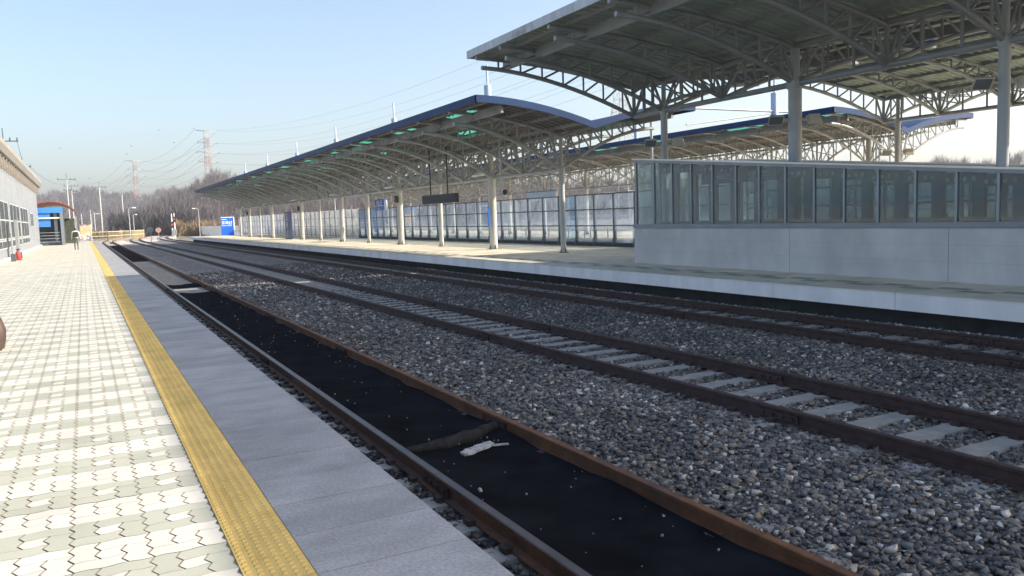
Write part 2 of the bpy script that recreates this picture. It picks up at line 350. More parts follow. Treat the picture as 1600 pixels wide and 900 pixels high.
def slivers(base, hgt, K, spread, wid, trunk=True):
    """bare trees: each tree a fan of thin tapering branches"""
    n = len(base); T = n * K
    h = np.repeat(hgt, K); b = np.repeat(base, K, 0)
    t0 = rng.uniform(.15, .75, T); ang = rng.uniform(0, 2 * np.pi, T); L = h * rng.uniform(.22, .5, T)
    out = rng.uniform(.2, 1, T) * spread
    p0 = b + np.stack([np.cos(ang) * h * .03, np.sin(ang) * h * .03, h * t0], -1)
    d = np.stack([np.cos(ang) * out, np.sin(ang) * out, rng.uniform(.5, 1.2, T)], -1)
    d /= np.linalg.norm(d, axis=1)[:, None]; p1 = p0 + d * L[:, None]
    sd_ = rng.uniform(0, 2 * np.pi, T); w = wid * rng.uniform(.5, 1.3, T)
    s_ = np.stack([np.cos(sd_), np.sin(sd_), 0 * sd_], -1) * w[:, None]
    Vv = np.stack([p0 - s_, p0 + s_, p1], 1)
    if trunk:
        w2 = np.repeat((hgt * .018)[:, None], 3, 1) * np.array([1, .3, 0])
        a = base - w2; c = base + w2; tp = base + np.stack([0 * hgt, 0 * hgt, hgt * .95], -1)
        Vv = np.concatenate([Vv, np.stack([a, c, tp], 1)], 0)
    return Vv.reshape(-1, 3)
def woods(name, az0, az1, r0, r1, n, h0, h1, K, spread, wid, mtl, label, mask=None):
    az = rng.uniform(az0, az1, n); r = np.sqrt(rng.uniform(r0 ** 2, r1 ** 2, n))
    if mask is not None:
        k = mask(az, r); az = az[k]; r = r[k]
    z = hill_z(az, r); base = np.stack([r * np.sin(np.radians(az)), r * np.cos(np.radians(az)), z - .2], -1)
    Vv = slivers(base, rng.uniform(h0, h1, len(az)), K, spread, wid)
    o = np_mesh(name, Vv, np.arange(len(Vv)).reshape(-1, 3), mtl)
    return tag(o, label, 'woods', None, 'stuff')
woods('hillside_woods', -24, 8, 440, 770, 4200, 5, 9, 30, .7, .11, M_TWIG, 'bare winter woods covering the far low ridge behind the pylons')
woods('hillside_woods', 3.2, 62, 228, 372, 5200, 3.5, 7.5, 44, .7, .055, M_TWIG, 'bare brown woods on the nearer hill behind the white fence', lambda a, r: near_h(a) > 2)
woods('thicket', 1.6, 6.6, 205, 250, 520, 2.5, 7.5, 60, .9, .10, M_TWIG2, 'dark leafless thicket at the end of the tracks below the hill')
woods('dry_brush', -2, 2.8, 212, 232, 240, 1.2, 2.6, 40, 1.0, .08, M_TWIG3, 'tan dry brush behind the bamboo coloured fence')
woods('dry_brush', 5.2, 14, 190, 208, 420, 1.5, 4.2, 40, .9, .08, M_TWIG3, 'tan and brown brush on the bank behind the low white fence')

# ---------------------------------------------------------------- ballast bed
def bed_z(x, y):
    e = 0.0
    for c in (4.6, 5.5, 8.4, 10.2): e += .03 * math.exp(-((x - c) / .5) ** 2)
    return -.715 + e
xs = list(np.arange(1.4, 13.9, .25)); ys = list(np.arange(-8, 40, .5)) + list(np.arange(40, 126, 4)) + list(range(126, 215, 6))
mb = MB(); n = len(xs)
vv = [(cx(x, y), y, bed_z(x, y) + random.uniform(-.008, .008)) for y in ys for x in xs]
ff = [(j * n + i, j * n + i + 1, (j + 1) * n + i + 1, (j + 1) * n + i) for j in range(len(ys) - 1) for i in range(n - 1)]
mb.add(vv, ff)
mb.mi = []
for (a, b, c, d) in ff: mb.mi.append(1 if (vv[a][1] > 112 + 3.0 * (vv[a][0] - bend(vv[a][1]) - 3)) else 0)  # bright bed painted from where the canopy shadow ends
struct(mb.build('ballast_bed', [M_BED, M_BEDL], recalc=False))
mb = MB(); mb.add([(22, -20, -.7), (30, -20, -.7), (30, 200, -.7), (22, 200, -.7)], [(0, 1, 2, 3)]); struct(mb.build('ballast_bed', M_BED, recalc=False))

CUBE = np.array([(x, y, z) for x in (-1, 1) for y in (-1, 1) for z in (-1, 1)], float)
CF = np.array([(0, 1, 3, 2), (4, 6, 7, 5), (0, 4, 5, 1), (2, 3, 7, 6), (0, 2, 6, 4), (1, 5, 7, 3)])
VAR = [CUBE * rng.uniform(.28, 1.08, (8, 3)) for _ in range(60)]
def stones(name, regs, mtl, label):
    VV = []
    for (x0, x1, y0, y1, dens, size) in regs:
        n = int((x1 - x0) * (y1 - y0) * dens)
        x = rng.uniform(x0, x1, n); y = rng.uniform(y0, y1, n)
        for (xa, xb, ys_) in ((6.42, 7.74, 0.3), (3.3, 4.03, -1.7), (10.95, 12.2, 1.3)):     # keep most stones off the sleeper tops
            on = (x > xa) & (x < xb) & (np.abs((y - ys_ + .2925) % .585 - .2925) < .125) & (rng.random(len(x)) < .93)
            x = x[~on]; y = y[~on]
        n = len(x)
        z = np.array([bed_z(a, 0) for a in x]) + rng.uniform(-.35, .75, n) * size
        s = size * (.42 + .95 * rng.random(n) ** 1.6)
        base = np.stack([VAR[i] for i in rng.integers(0, 40, n)])
        base = base * (s[:, None] * .5)[:, :, None] * np.stack([rng.uniform(.8, 1.3, n), rng.uniform(.7, 1.1, n), rng.uniform(.5, .85, n)], -1)[:, None, :]
        a = rng.uniform(0, 2 * np.pi, n); b = rng.uniform(-.7, .7, n)
        ca, sa, cb, sb = np.cos(a), np.sin(a), np.cos(b), np.sin(b); zz = 0 * a; one = zz + 1
        Rz = np.stack([np.stack([ca, -sa, zz], -1), np.stack([sa, ca, zz], -1), np.stack([zz, zz, one], -1)], 1)
        Rx = np.stack([np.stack([one, zz, zz], -1), np.stack([zz, cb, -sb], -1), np.stack([zz, sb, cb], -1)], 1)
        VV.append((base @ (Rz @ Rx).transpose(0, 2, 1)) + np.stack([x, y, z], -1)[:, None, :])
    Vv = np.concatenate(VV); k = len(Vv)
    F = (CF[None] + (np.arange(k) * 8)[:, None, None]).reshape(-1, 4)
    o = np_mesh(name, Vv.reshape(-1, 3), F, mtl)
    return tag(o, label, 'gravel', None, 'stuff')
T1, T2, T3 = (2.47, 3.78), (6.40, 7.78), (10.92, 12.26)
stones('ballast', [(3.86, 6.38, 2.0, 9, 1050, .054), (3.86, 6.32, 9, 18, 620, .060), (3.86, 6.32, 18, 40, 200, .075),
    (6.46, 7.72, 2.5, 12, 620, .046), (6.46, 7.72, 12, 26, 300, .055),
    (7.82, 10.86, 3.5, 14, 700, .054), (7.86, 10.84, 14, 26, 340, .062), (7.86, 10.84, 26, 44, 130, .08),
    (10.98, 12.2, 5.5, 18, 480, .05), (10.98, 12.2, 18, 34, 200, .06)], M_STONE, 'blue grey crushed stone ballast between the rusty tracks')
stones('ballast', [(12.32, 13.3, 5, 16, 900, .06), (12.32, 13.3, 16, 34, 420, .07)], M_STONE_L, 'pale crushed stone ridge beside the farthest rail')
stones('ballast', [(1.66, 2.40, 2.2, 10, 650, .05), (1.66, 2.40, 10, 26, 260, .06)], M_STONE_D, 'dark stones between the granite platform edge and nearest rail')

# ---------------------------------------------------------------- railway tracks
def rail_prof(w=.035):
    return [(-.062, -.155), (.062, -.155), (.062, -.14), (.012, -.125), (.012, -.045), (.035, -.035), (.036, -.006), (.028, 0), (-.028, 0), (-.036, -.006), (-.035, -.035), (-.012, -.045), (-.012, -.125), (-.062, -.14)]
def rail(xc, ys, mats, parent):
    P = rail_prof(); k = len(P); mb = MB(); vs = []
    for y in ys:
        for (px, pz) in P: vs.append((cx(xc, y) + px, y, ZR + pz))
    mb.v = vs
    for i in range(len(ys) - 1):
        for j in range(k):
            a, b = i * k + j, i * k + (j + 1) % k; mb.f.append((a, b, b + k, a + k)); mb.mi.append(1 if 6 <= j <= 8 else 0)
    mb.f.append(tuple(range(k))); mb.mi.append(0)
    mb.f.append(tuple(range((len(ys) - 1) * k, len(ys) * k))[::-1]); mb.mi.append(0)
    mb.build('rail', mats, parent)
def sleeper_box(mb, xa, xb, y, slope=0):
    x0, x1 = xa - .48, xb + .48; w = .12; z1 = ZR - .160; dx = bend(y)
    mb.add([(x0 + dx, y - w - .02, z1 - .15), (x1 + dx, y - w - .02, z1 - .15), (x1 + dx, y + w + .02, z1 - .15), (x0 + dx, y + w + .02, z1 - .15),
            (x0 + dx, y - w, z1), (x1 + dx, y - w, z1), (x1 + dx, y + w, z1), (x0 + dx, y + w, z1)],
           [(0, 3, 2, 1), (4, 5, 6, 7), (0, 1, 5, 4), (1, 2, 6, 5), (2, 3, 7, 6), (3, 0, 4, 7)])
def track(T, y0, label, mL, mR, nearn):
    t = thing('railway_track', ((T[0] + T[1]) / 2, y0, ZR - .158), label, 'railway track')
    ys = [y for y in YS if y >= y0]
    if ys[0] > y0: ys = [y0] + ys
    rail(T[0], ys, mL, t); rail(T[1], ys, mR, t)
    y = y0 + .3
    for k in range(nearn):
        mb = MB(); sleeper_box(mb, T[0], T[1], y); mb.build('sleeper', M_SLEEP, t, recalc=False)
        y += .585
    mb = MB()
    while y < 260: sleeper_box(mb, T[0], T[1], y); y += .585
    tag(mb.build('sleepers', M_SLEEP, t, recalc=False), None, None, None, 'stuff')
    for (xr, yf) in ((T[0], 13.3), (T[1], 13.45), (T[1], 7.62), (T[0], 6.1), (T[0], 30.5), (T[1], 31.0), (T[1], 19.2)):
        if yf < y0 + 1: continue
        mb = MB()
        for s in (-1, 1):
            mb.box(xr + s * .028 - .012, xr + s * .028 + .012, yf - .27, yf + .27, ZR - .125, ZR - .045)
            for b_ in (-.2, -.07, .07, .2): mb.box(xr + s * .05 - .014, xr + s * .05 + .014, yf + b_ - .016, yf + b_ + .016, ZR - .10, ZR - .068)
        mb.box(xr - .034, xr + .034, yf - .004, yf + .004, ZR - .001, ZR + .0015)
        mb.build('fishplate', M_RUSTD, t)
    # fastening clips beside the rails
    mb = MB()
    for i in range(70):
        yy = y0 + .3 + i * .585
        for xr in T:
            for s in (-1, 1): mb.box(xr + s * .085 - .03, xr + s * .085 + .03, yy - .05, yy + .05, ZR - .158, ZR - .118)
    tag(mb.build('rail_clips', M_RUSTD, t), None, None, None, 'stuff')
    return t
track(T1, -2, 'nearest track with orange rusty rails and black cloth between them', [M_RUST, M_RAILTOP], [M_RUSTO, M_RUSTO], 70)
track(T2, 0, 'middle track with dark rusty rails and pale concrete sleepers showing', [M_RUSTD, M_RUSTD], [M_RUSTD, M_RUSTD], 95)
track(T3, 1, 'farthest track with dark rails running along the island platform', [M_RUSTD, M_RUSTD], [M_RUSTD, M_RUSTD], 95)

# black cloth lying between the rails of the first track, in two lengths
def cloth(y0, y1, label):
    mb = MB(); nx = 14; st = .3; ny = int((y1 - y0) / st)
    vs = []
    for j in range(ny + 1):
        for i in range(nx + 1):
            u = i / nx; x = 2.535 + 1.18 * u; y = y0 + j * st
            z = -.655 + .012 * math.sin(y * 3.1 + u * 4) + .008 * math.sin(y * 7 + u * 9) + .03 * (abs(u - .5) * 2) ** 4 + .022 * math.exp(-(((y * 1.0 + .5 * math.sin(u * 5)) % 2.9) - 1.3) ** 2 / .012) + random.uniform(-.003, .003)
            vs.append((x, y, z))
    mb.add(vs, [(j * (nx + 1) + i, j * (nx + 1) + i + 1, (j + 1) * (nx + 1) + i + 1, (j + 1) * (nx + 1) + i) for j in range(ny) for i in range(nx)])
    tag(mb.build('track_cloth', M_MATB, smooth=True, recalc=False), label, 'ground cloth')
cloth(1.5, 29, 'black cloth lying between the rails of the nearest track, closest length')
cloth(31.5, 33.5, 'narrow black cloth strip between the nearest rails just beyond the long cloth')
cloth(58, 112, 'far length of black cloth between the nearest rails beyond the gravel gap')
mb = MB(); pts = []; rr = []
for k in range(15):
    f = k / 14; pts.append((2.56 + 1.2 * f, 7.22 - .06 * math.sin(f * 2.2) + .34 * f * f + random.uniform(-.012, .012), -.632 + .02 * f + random.uniform(-.006, .006))); rr.append(.022 + .048 * math.sin(f * 2.6) + random.uniform(-.006, .008))
rr[-1] = .03; mb.path(pts, rr, 9)
tag(mb.build('hose', mat('sooty_hose', (.028, .027, .027), .9, 0, .45, 12, bump=.7, bscale=25, spec=.1), smooth=True), 'thick sooty black hose lying across the nearest track', 'hose')
mb = MB(); rim = [(3.03, 6.80), (3.12, 6.80), (3.20, 6.86), (3.33, 6.90), (3.43, 6.97), (3.42, 7.05), (3.36, 7.06), (3.31, 7.02), (3.24, 7.03), (3.19, 6.97), (3.10, 6.95), (3.06, 6.90), (3.02, 6.89)]
n_ = len(rim); mb.add([(x, y, -.648) for x, y in rim] + [(x, y, -.628 + random.uniform(-.004, .006)) for x, y in rim], [tuple(range(n_ - 1, -1, -1)), tuple(range(n_, 2 * n_))] + [(k, (k + 1) % n_, n_ + (k + 1) % n_, n_ + k) for k in range(n_)])
mb.bar((3.40, 6.95, -.64), (3.55, 6.90, -.64), .035, .012)
tag(mb.build('broken_board', mat('bleached_wood', (.50, .48, .44), .9, 0, .3, 22, bump=.8, bscale=60, col2=(.22, .21, .19), c2scale=14, c2w=(.5, .65))), 'short broken whitish board on the black cloth beside the hose', 'board')
# crumbs of stone and dirt that have fallen on the cloth and along the rails
VV = []
n = 300; x = np.where(rng.random(n) < .55, rng.choice([2.58, 3.66], n) + rng.normal(0, .05, n), rng.uniform(2.6, 3.64, n)); y = rng.uniform(2.2, 26, n)
c = rng.random(n) < .12; x = np.where(c, rng.normal(3.45, .1, n), x); y = np.where(c, rng.normal(7.25, .12, n), y)
sz = rng.uniform(.003, .010, n) * np.where(rng.random(n) < .10, 1.8, 1)
base = np.stack([VAR[k] for k in rng.integers(0, 40, n)]) * sz[:, None, None] + np.stack([x, y, -.64 + 0 * x], -1)[:, None, :]
F = (CF[None] + (np.arange(n) * 8)[:, None, None]).reshape(-1, 4)
tag(np_mesh('track_debris', base.reshape(-1, 3), F, mat('crumb_grey', (.30, .29, .27), .9, 0, .2, 9, island=.5)), 'pale crumbs of stone scattered on the black cloth', 'debris', None, 'stuff')

# ---------------------------------------------------------------- left platform
XE = 1.60
mb = MB(); mb.box(-40, XE - .06, -14, 116, -1.2, -.062); struct(mb.build('platform', mat('platform_body', (.25, .25, .25), .9, 0, .2, 2)))
mb = MB(); y = -13.9
mb.box(.835, XE - .03, -13.9, 116, -.055, -.012)
struct(mb.build('platform_edge_bed', M_JOINT))
mb = MB(); y = -12.0 + 0.13 * 0
k = 0
while y < 116:
    L_ = .503; g = .003 if k % 3 else .007
    dz = random.uniform(-.002, .002); mb.box(.838, XE + random.uniform(-.003, .003), y + g, min(y + L_ - g, 116), -.11, dz); y += L_; k += 1
struct(mb.build('granite_edge', M_GRANITE, recalc=False))
mb = MB(); mb.box(-40, .835, -14, 116, -.058, -.0045); struct(mb.build('paving_bed', M_JOINT))
# tactile strip: ribbed tiles with low bumps
mb = MB(); y = -13.8
while y < 116:
    mb.box(.535, .832, y + .002, y + .298, -.02, .004)
    if y > 1.5 and y < 26:
        for ix in range(6):
            for iy in range(6):
                X0, Y0 = .559 + ix * .0495, y + .026 + iy * .0495
                r1, r2, h = .014, .008, .009
                mb.add([(X0 - r1, Y0 - r1, .004), (X0 + r1, Y0 - r1, .004), (X0 + r1, Y0 + r1, .004), (X0 - r1, Y0 + r1, .004), (X0 - r2, Y0 - r2, h), (X0 + r2, Y0 - r2, h), (X0 + r2, Y0 + r2, h), (X0 - r2, Y0 + r2, h)],
                       [(4, 5, 6, 7), (0, 1, 5, 4), (1, 2, 6, 5), (2, 3, 7, 6), (3, 0, 4, 7)])
    y += .3
struct(mb.build('tactile_strip', M_YEL, recalc=False))
# interlocking wavy pavers
PW = .352; PX = .532
def zig(b): p = (b * 3) % 1.0; return (4 * abs(p - .5) - 1) * .0135
def wav(a): return math.sin(a * 2 * math.pi * 2) * .0065
def pt(i, j, a, b, ga, gb): return (PX - (i + 1) * PW + a * PW + zig(b) + ga, j * PW + b * PW + wav(a) + gb, 0)
def piece(mb, i, j, a0, a1, b0, b1, dz):
    na = round((a1 - a0) * 12); nb = round((b1 - b0) * 6 * 3); G, H = .0050, .0018
    pts = []
    for k in range(na): pts.append(pt(i, j, a0 + (a1 - a0) * k / na, b0, G * (1 - 2 * k / na), H))
    for k in range(nb): pts.append(pt(i, j, a1, b0 + (b1 - b0) * k / nb, -G, H * (1 - 2 * k / nb)))
    for k in range(na): pts.append(pt(i, j, a1 - (a1 - a0) * k / na, b1, -G * (1 - 2 * k / na), -H))
    for k in range(nb): pts.append(pt(i, j, a0, b1 - (b1 - b0) * k / nb, G, -H * (1 - 2 * k / nb)))
    mb.add([(x, y, z + dz) for x, y, z in pts], [tuple(range(len(pts)))])
mb = MB(); t = 1 / 3
for i in range(18):
    for j in range(4, 100):
        if j > 45 and i > 13: pass
        g = j % 2; dz = random.uniform(-.0012, .0012)
        mb.cur = g; piece(mb, i, j, 0, t, t, 1, dz); piece(mb, i, j, 0, 2 * t, 0, t, dz); piece(mb, i, j, 2 * t, 1, 0, 2 * t, dz); piece(mb, i, j, t, 1, 2 * t, 1, dz)
        mb.cur = 0; piece(mb, i, j, t, 2 * t, t, 2 * t, dz)
for i in range(18):
    for j in range(100, 330):
        mb.cur = j % 2; x1 = PX - i * PW; mb.add([(x1 - PW + .004, j * PW + .004, 0), (x1 - .004, j * PW + .004, 0), (x1 - .004, (j + 1) * PW - .004, 0), (x1 - PW + .004, (j + 1) * PW - .004, 0)], [(0, 1, 2, 3)])
for i in range(18):
    for j in range(-38, 4):
        mb.cur = j % 2; x1 = PX - i * PW; mb.add([(x1 - PW + .004, j * PW + .004, 0), (x1 - .004, j * PW + .004, 0), (x1 - .004, (j + 1) * PW - .004, 0), (x1 - PW + .004, (j + 1) * PW - .004, 0)], [(0, 1, 2, 3)])
struct(mb.build('platform_paving', [M_CREAM, M_GREEN], recalc=False))

# ---------------------------------------------------------------- island platform
ZI = -.05; XI = 13.10
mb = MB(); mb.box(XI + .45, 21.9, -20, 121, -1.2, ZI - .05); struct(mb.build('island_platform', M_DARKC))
mb = MB(); y = -20
for L_ in [2.97] * 60:
    if y > 120: break
    mb.box(XI, XI + .5, y + .006, min(y + L_ - .006, 121), ZI - .33, ZI - .004); y += L_
struct(mb.build('island_edge_panels', M_WHITEC, recalc=False))
mb = MB(); mb.box(XI - .02, 22.0, -20, 121, ZI - .045 + .041, ZI)
struct(mb.build('island_paving', M_PAVE2))
mb = MB()   # darker paver checks along the edge
for j in range(-30, 200):
    for i in range(2):
        if (i + j) % 2 == 0: mb.add([(XI + .7 + i * .3, j * .6, ZI + .004), (XI + 1.0 + i * .3, j * .6, ZI + .004), (XI + 1.0 + i * .3, j * .6 + .6, ZI + .004), (XI + .7 + i * .3, j * .6 + .6, ZI + .004)], [(0, 1, 2, 3)])
for j in range(0, 60):
    mb.add([(XI + 1.6, j * 2, ZI + .004), (21.5, j * 2, ZI + .004), (21.5, j * 2 + .03, ZI + .004), (XI + 1.6, j * 2 + .03, ZI + .004)], [(0, 1, 2, 3)])
struct(mb.build('island_paver_pattern', mat('paver_dark_check', (.40, .38, .30), .85, 0, .1, 2), recalc=False))
# second platform beyond the glass barrier
mb = MB(); mb.box(29.0, 41, -20, 125, -1.2, -.2); struct(mb.build('far_platform', M_PAVE2))
mb = MB(); mb.box(28.9, 28.995, -20, 125, -.95, -.205); struct(mb.build('far_platform_face', M_WHITEC))

# ---------------------------------------------------------------- platform canopies
def canopy(label, xc, ytr, y0, y1, L, zv, ze, zn, zl, cols, masts, mroof, msof, mfas, mst, skyl, webn, chord, fasc_h, lamps=(), girder=None, colbase=ZI, mcol=None):
    """butterfly roof: valley on the column line, wings curving up to both eaves.
       ytr truss positions, y0..y1 roof ends, L half width, zv/ze roof top at valley/eave, zn/zl lower chord at node/eave"""
    root = thing('platform_canopy', (xc, (y0 + y1) / 2, colbase), label, 'canopy')
    top = lambda d: zv + (ze - zv) * (1 - (1 - min(1, abs(d) / L)) ** 1.9)
    low = lambda d: zn + (zl - zn) * (1 - (1 - min(1, abs(d) / (L - .2))) ** 1.75)
    TH = .07
    # roof sheet with skylight openings
    nd = 10; ds = [-L + 2 * L * i / (2 * nd) for i in range(2 * nd + 1)]
    edges = [y0] + [y for y in ytr if y0 + .4 < y < y1 - .4] + [y1]
    rf = MB(); sk = MB()
    for j in range(len(edges) - 1):
        ya, yb = edges[j], edges[j + 1]
        for i in range(2 * nd):
            da, db = ds[i], ds[i + 1]; za, zb = top(da), top(db)
            if skyl(j, i if i < nd else 2 * nd - 1 - i):
                sk.add([(xc + da, ya + .25, za - .03), (xc + db, ya + .25, zb - .03), (xc + db, yb - .25, zb - .03), (xc + da, yb - .25, za - .03)], [(0, 1, 2, 3)])
                for (p, q) in ((ya, ya + .25), (yb - .25, yb)):
                    rf.cur = 0; rf.add([(xc + da, p, za), (xc + db, p, zb), (xc + db, q, zb), (xc + da, q, za)], [(0, 1, 2, 3)])
                    rf.cur = 1; rf.add([(xc + da, p, za - TH), (xc + da, q, za - TH), (xc + db, q, zb - TH), (xc + db, p, zb - TH)], [(0, 1, 2, 3)])
                continue
            rf.cur = 0; rf.add([(xc + da, ya, za), (xc + db, ya, zb), (xc + db, yb, zb), (xc + da, yb, za)], [(0, 1, 2, 3)])
            rf.cur = 1; rf.add([(xc + da, ya, za - TH), (xc + da, yb, za - TH), (xc + db, yb, zb - TH), (xc + db, ya, zb - TH)], [(0, 1, 2, 3)])
            yr = ya + .1            # ribs of the troughed sheet, standing down from it
            while yr < yb - .1:
                q = .07; e_ = .048
                rf.add([(xc + da, yr - q, za - TH - .001), (xc + db, yr - q, zb - TH - .001), (xc + da, yr - q * .6, za - TH - e_), (xc + db, yr - q * .6, zb - TH - e_), (xc + da, yr + q * .6, za - TH - e_), (xc + db, yr + q * .6, zb - TH - e_), (xc + da, yr + q, za - TH - .001), (xc + db, yr + q, zb - TH - .001)],
                       [(0, 2, 3, 1), (2, 4, 5, 3), (4, 6, 7, 5)])
                yr += .30 if L > 6 else .40
    ro = rf.build('roof', [mroof, msof], root, recalc=False)
    for q in range(0, len(sk.v), 4):
        s1 = MB(); s1.add(sk.v[q:q + 4], [(0, 1, 2, 3)]); s1.build('skylight', M_SKYL, ro, recalc=False)
    fs = MB(); h = fasc_h
    for s in (-1, 1):     # eave fascia in lengths
        y = y0
        while y < y1 - .01:
            ye = min(y + 3.2, y1); fs.box(xc + s * L - .03, xc + s * L + .03, y + .004, ye - .004, top(L) - h + random.uniform(-.004, .004), top(L) + .035); y += 3.2
    for ye in (y0, y1):
        for i in range(2 * nd):
            da, db = ds[i], ds[i + 1]; a, b = top(da), top(db)
            yy = (ye - .06, ye - .004) if ye == y0 else (ye + .004, ye + .06)
            fs.add([(xc + da, yy[0], a - h * .9), (xc + db, yy[0], b - h * .9), (xc + db, yy[0], b + .04), (xc + da, yy[0], a + .04), (xc + da, yy[1], a - h * .9), (xc + db, yy[1], b - h * .9), (xc + db, yy[1], b + .04), (xc + da, yy[1], a + .04)],
                   [(0, 1, 2, 3), (7, 6, 5, 4), (3, 2, 6, 7), (0, 4, 5, 1)])
    fs.build('fascia', mfas, ro, recalc=False)
    pu = MB()             # purlins along the roof
    for i in range(1, 2 * nd, 2):
        d = ds[i]; pu.box(xc + d - .035, xc + d + .035, y0 + .05, y1 - .05, top(d) - TH - .13, top(d) - TH - .003)
    pu.build('purlins', mst, root)
    gm = MB()
    for s in (-1, 1):
        g = girder or L * .78
        gm.box(xc + s * g - .05, xc + s * g + .05, y0 + .1, y1 - .1, top(g) - TH - .42, top(g) - TH - .12)
    gm.build('girder', mst, root)
    for y in ytr:
        tm = MB()
        for s in (-1, 1):
            N_ = 12
            tm.path([(xc + s * (L - .03) * k / N_, y, top((L - .03) * k / N_) - TH - .13 - chord) for k in range(N_ + 1)], chord * .9, 7)
            tm.path([(xc + s * (L - .22) * k / N_, y, low((L - .22) * k / N_)) for k in range(N_ + 1)], chord, 7)
            for k in range(webn):
                d = (L - .5) * (k + .6) / webn; d2 = (L - .5) * (k + 1.6) / webn
                r = chord * .5
                tm.tube((xc + s * d, y, low(d)), (xc + s * d, y, top(d) - TH - .13), r, 5)
                if d2 < L - .2: tm.tube((xc + s * d2, y, low(d2)), (xc + s * d, y, top(d) - TH - .15), r, 5)
            tm.tube((xc, y, zn), (xc + s * .55, y, top(.55) - TH - .13), chord * .7, 5)
        tm.tube((xc, y, zn), (xc, y, zv - .1), chord * .9, 6)
        tm.build('truss', mst, root, smooth=True)
    bm_ = MB()
    yb0, yb1 = ytr[0], ytr[-1]; zt = zv - TH - .16
    bm_.tube((xc, yb0, zn), (xc, yb1, zn), chord * 1.15, 8); bm_.tube((xc, yb0, zt), (xc, yb1, zt), chord * 1.1, 8)
    for a, b in zip(ytr[:-1], ytr[1:]):
        st = (b - a) / 3
        for k in (1, 2): bm_.tube((xc, a + st * k, zn), (xc, a + st * k, zt), chord * .55, 5)
        bm_.tube((xc, a, zn), (xc, a + st, zt), chord * .5, 5); bm_.tube((xc, b, zn), (xc, b - st, zt), chord * .5, 5)
        for s in (-1, 1): bm_.tube((xc + s * 1.3, a, low(1.3)), (xc + s * .02, (a + b) / 2, zt), chord * .4, 5)
    bm_.build('longitudinal_beam', mst, root, smooth=True)
    for (y, r) in cols:
        cm = MB(); cm.lathe((xc, y, colbase), [(r, 0), (r, zn - colbase + .02)], 16); cm.lathe((xc, y, zn + .03), [(r * .68, 0), (r * .68, zt - zn - .1)], 12)
        cm.lathe((xc, y, zn - .12), [(r * 1.25, 0), (r * 1.25, .2)], 16)
        c = cm.build('column', mcol or M_COL, root, smooth=True)
        bm2 = MB(); bm2.box(xc - r * 1.45, xc + r * 1.45, y - r * 1.45, y + r * 1.45, colbase, colbase + .02)
        for a in (0, 1):
            for s in (-1, 1):
                p = [(r, .02), (r * 1.4, .02), (r * 1.05, .22), (r, .22)]
                for (u, v) in ((0, 1),):
                    w = .012
                    if a == 0: bm2.add([(xc + s * q, y + e, colbase + z) for e in (-w, w) for q, z in p], [(0, 1, 2, 3), (7, 6, 5, 4), (0, 4, 5, 1), (1, 5, 6, 2), (2, 6, 7, 3)])
                    else: bm2.add([(xc + e, y + s * q, colbase + z) for e in (-w, w) for q, z in p], [(0, 1, 2, 3), (7, 6, 5, 4), (0, 4, 5, 1), (1, 5, 6, 2), (2, 6, 7, 3)])
        bm2.build('base_plate', mat('column_shoe', (.20, .15, .12), .8, .1, .2, 8), c)
    for (y, h, w) in masts:
        mm = MB(); zr = top(0); mm.lathe((xc, y, zr - .1), [(w, 0), (w, h * .75)], 10); mm.lathe((xc, y, zr - .1 + h * .75), [(w * .3, 0), (w * .3, h * .25)], 8)
        mm.build('mast', mat('mast_blue', (.50, .58, .70), .5, 0, .05, 2), root, smooth=True)
    if not lamps:
        for y in ytr[2::4]:
            fm = MB(); fm.box(xc - .75, xc - .65, y - .6, y + .6, zn + .10, zn + .17); fm.build('light_fitting', M_WHITE, root)
    for (y, z, r) in lamps:
        for s in (-1, 1):
            lm = MB(); a = Vector((.88, -.47, 0)) * s   # arm to either side of the column
            p = Vector((xc, y, z)) + a * r; q = p + a * .16
            lm.tube(p, q, .03, 6)
            c = q + a * .20; nn = Vector((-.47, -.88, -.75)).normalized() if s < 0 else Vector((.47, .88, -.75)).normalized()
            ax = (a - nn * a.dot(nn)).normalized(); up_ = nn.cross(ax)
            lm2 = MB(); HV = lambda u, w_, t_: c + ax * u + up_ * w_ + nn * t_
            lm2.add([HV(-.14, -.10, -.09), HV(.14, -.10, -.09), HV(.14, .10, -.09), HV(-.14, .10, -.09), HV(-.21, -.15, .05), HV(.21, -.15, .05), HV(.21, .15, .05), HV(-.21, .15, .05)],
                    [(0, 3, 2, 1), (4, 5, 6, 7), (0, 1, 5, 4), (1, 2, 6, 5), (2, 3, 7, 6), (3, 0, 4, 7)])
            b = lm.build('lamp_bracket', mat('lamp_cream', (.62, .60, .52), .5, 0, .06, 3), root)
            hd = lm2.build('floodlight', MATS['lamp_cream'], root)
            g2 = MB(); g2.add([HV(-.18, -.12, .054), HV(.18, -.12, .054), HV(.18, .12, .054), HV(-.18, .12, .054)], [(0, 1, 2, 3)])
            g2.build('lens', mat('lamp_lens', (.16, .19, .22), .15, 0, .1, 3), hd, recalc=False)
    return root

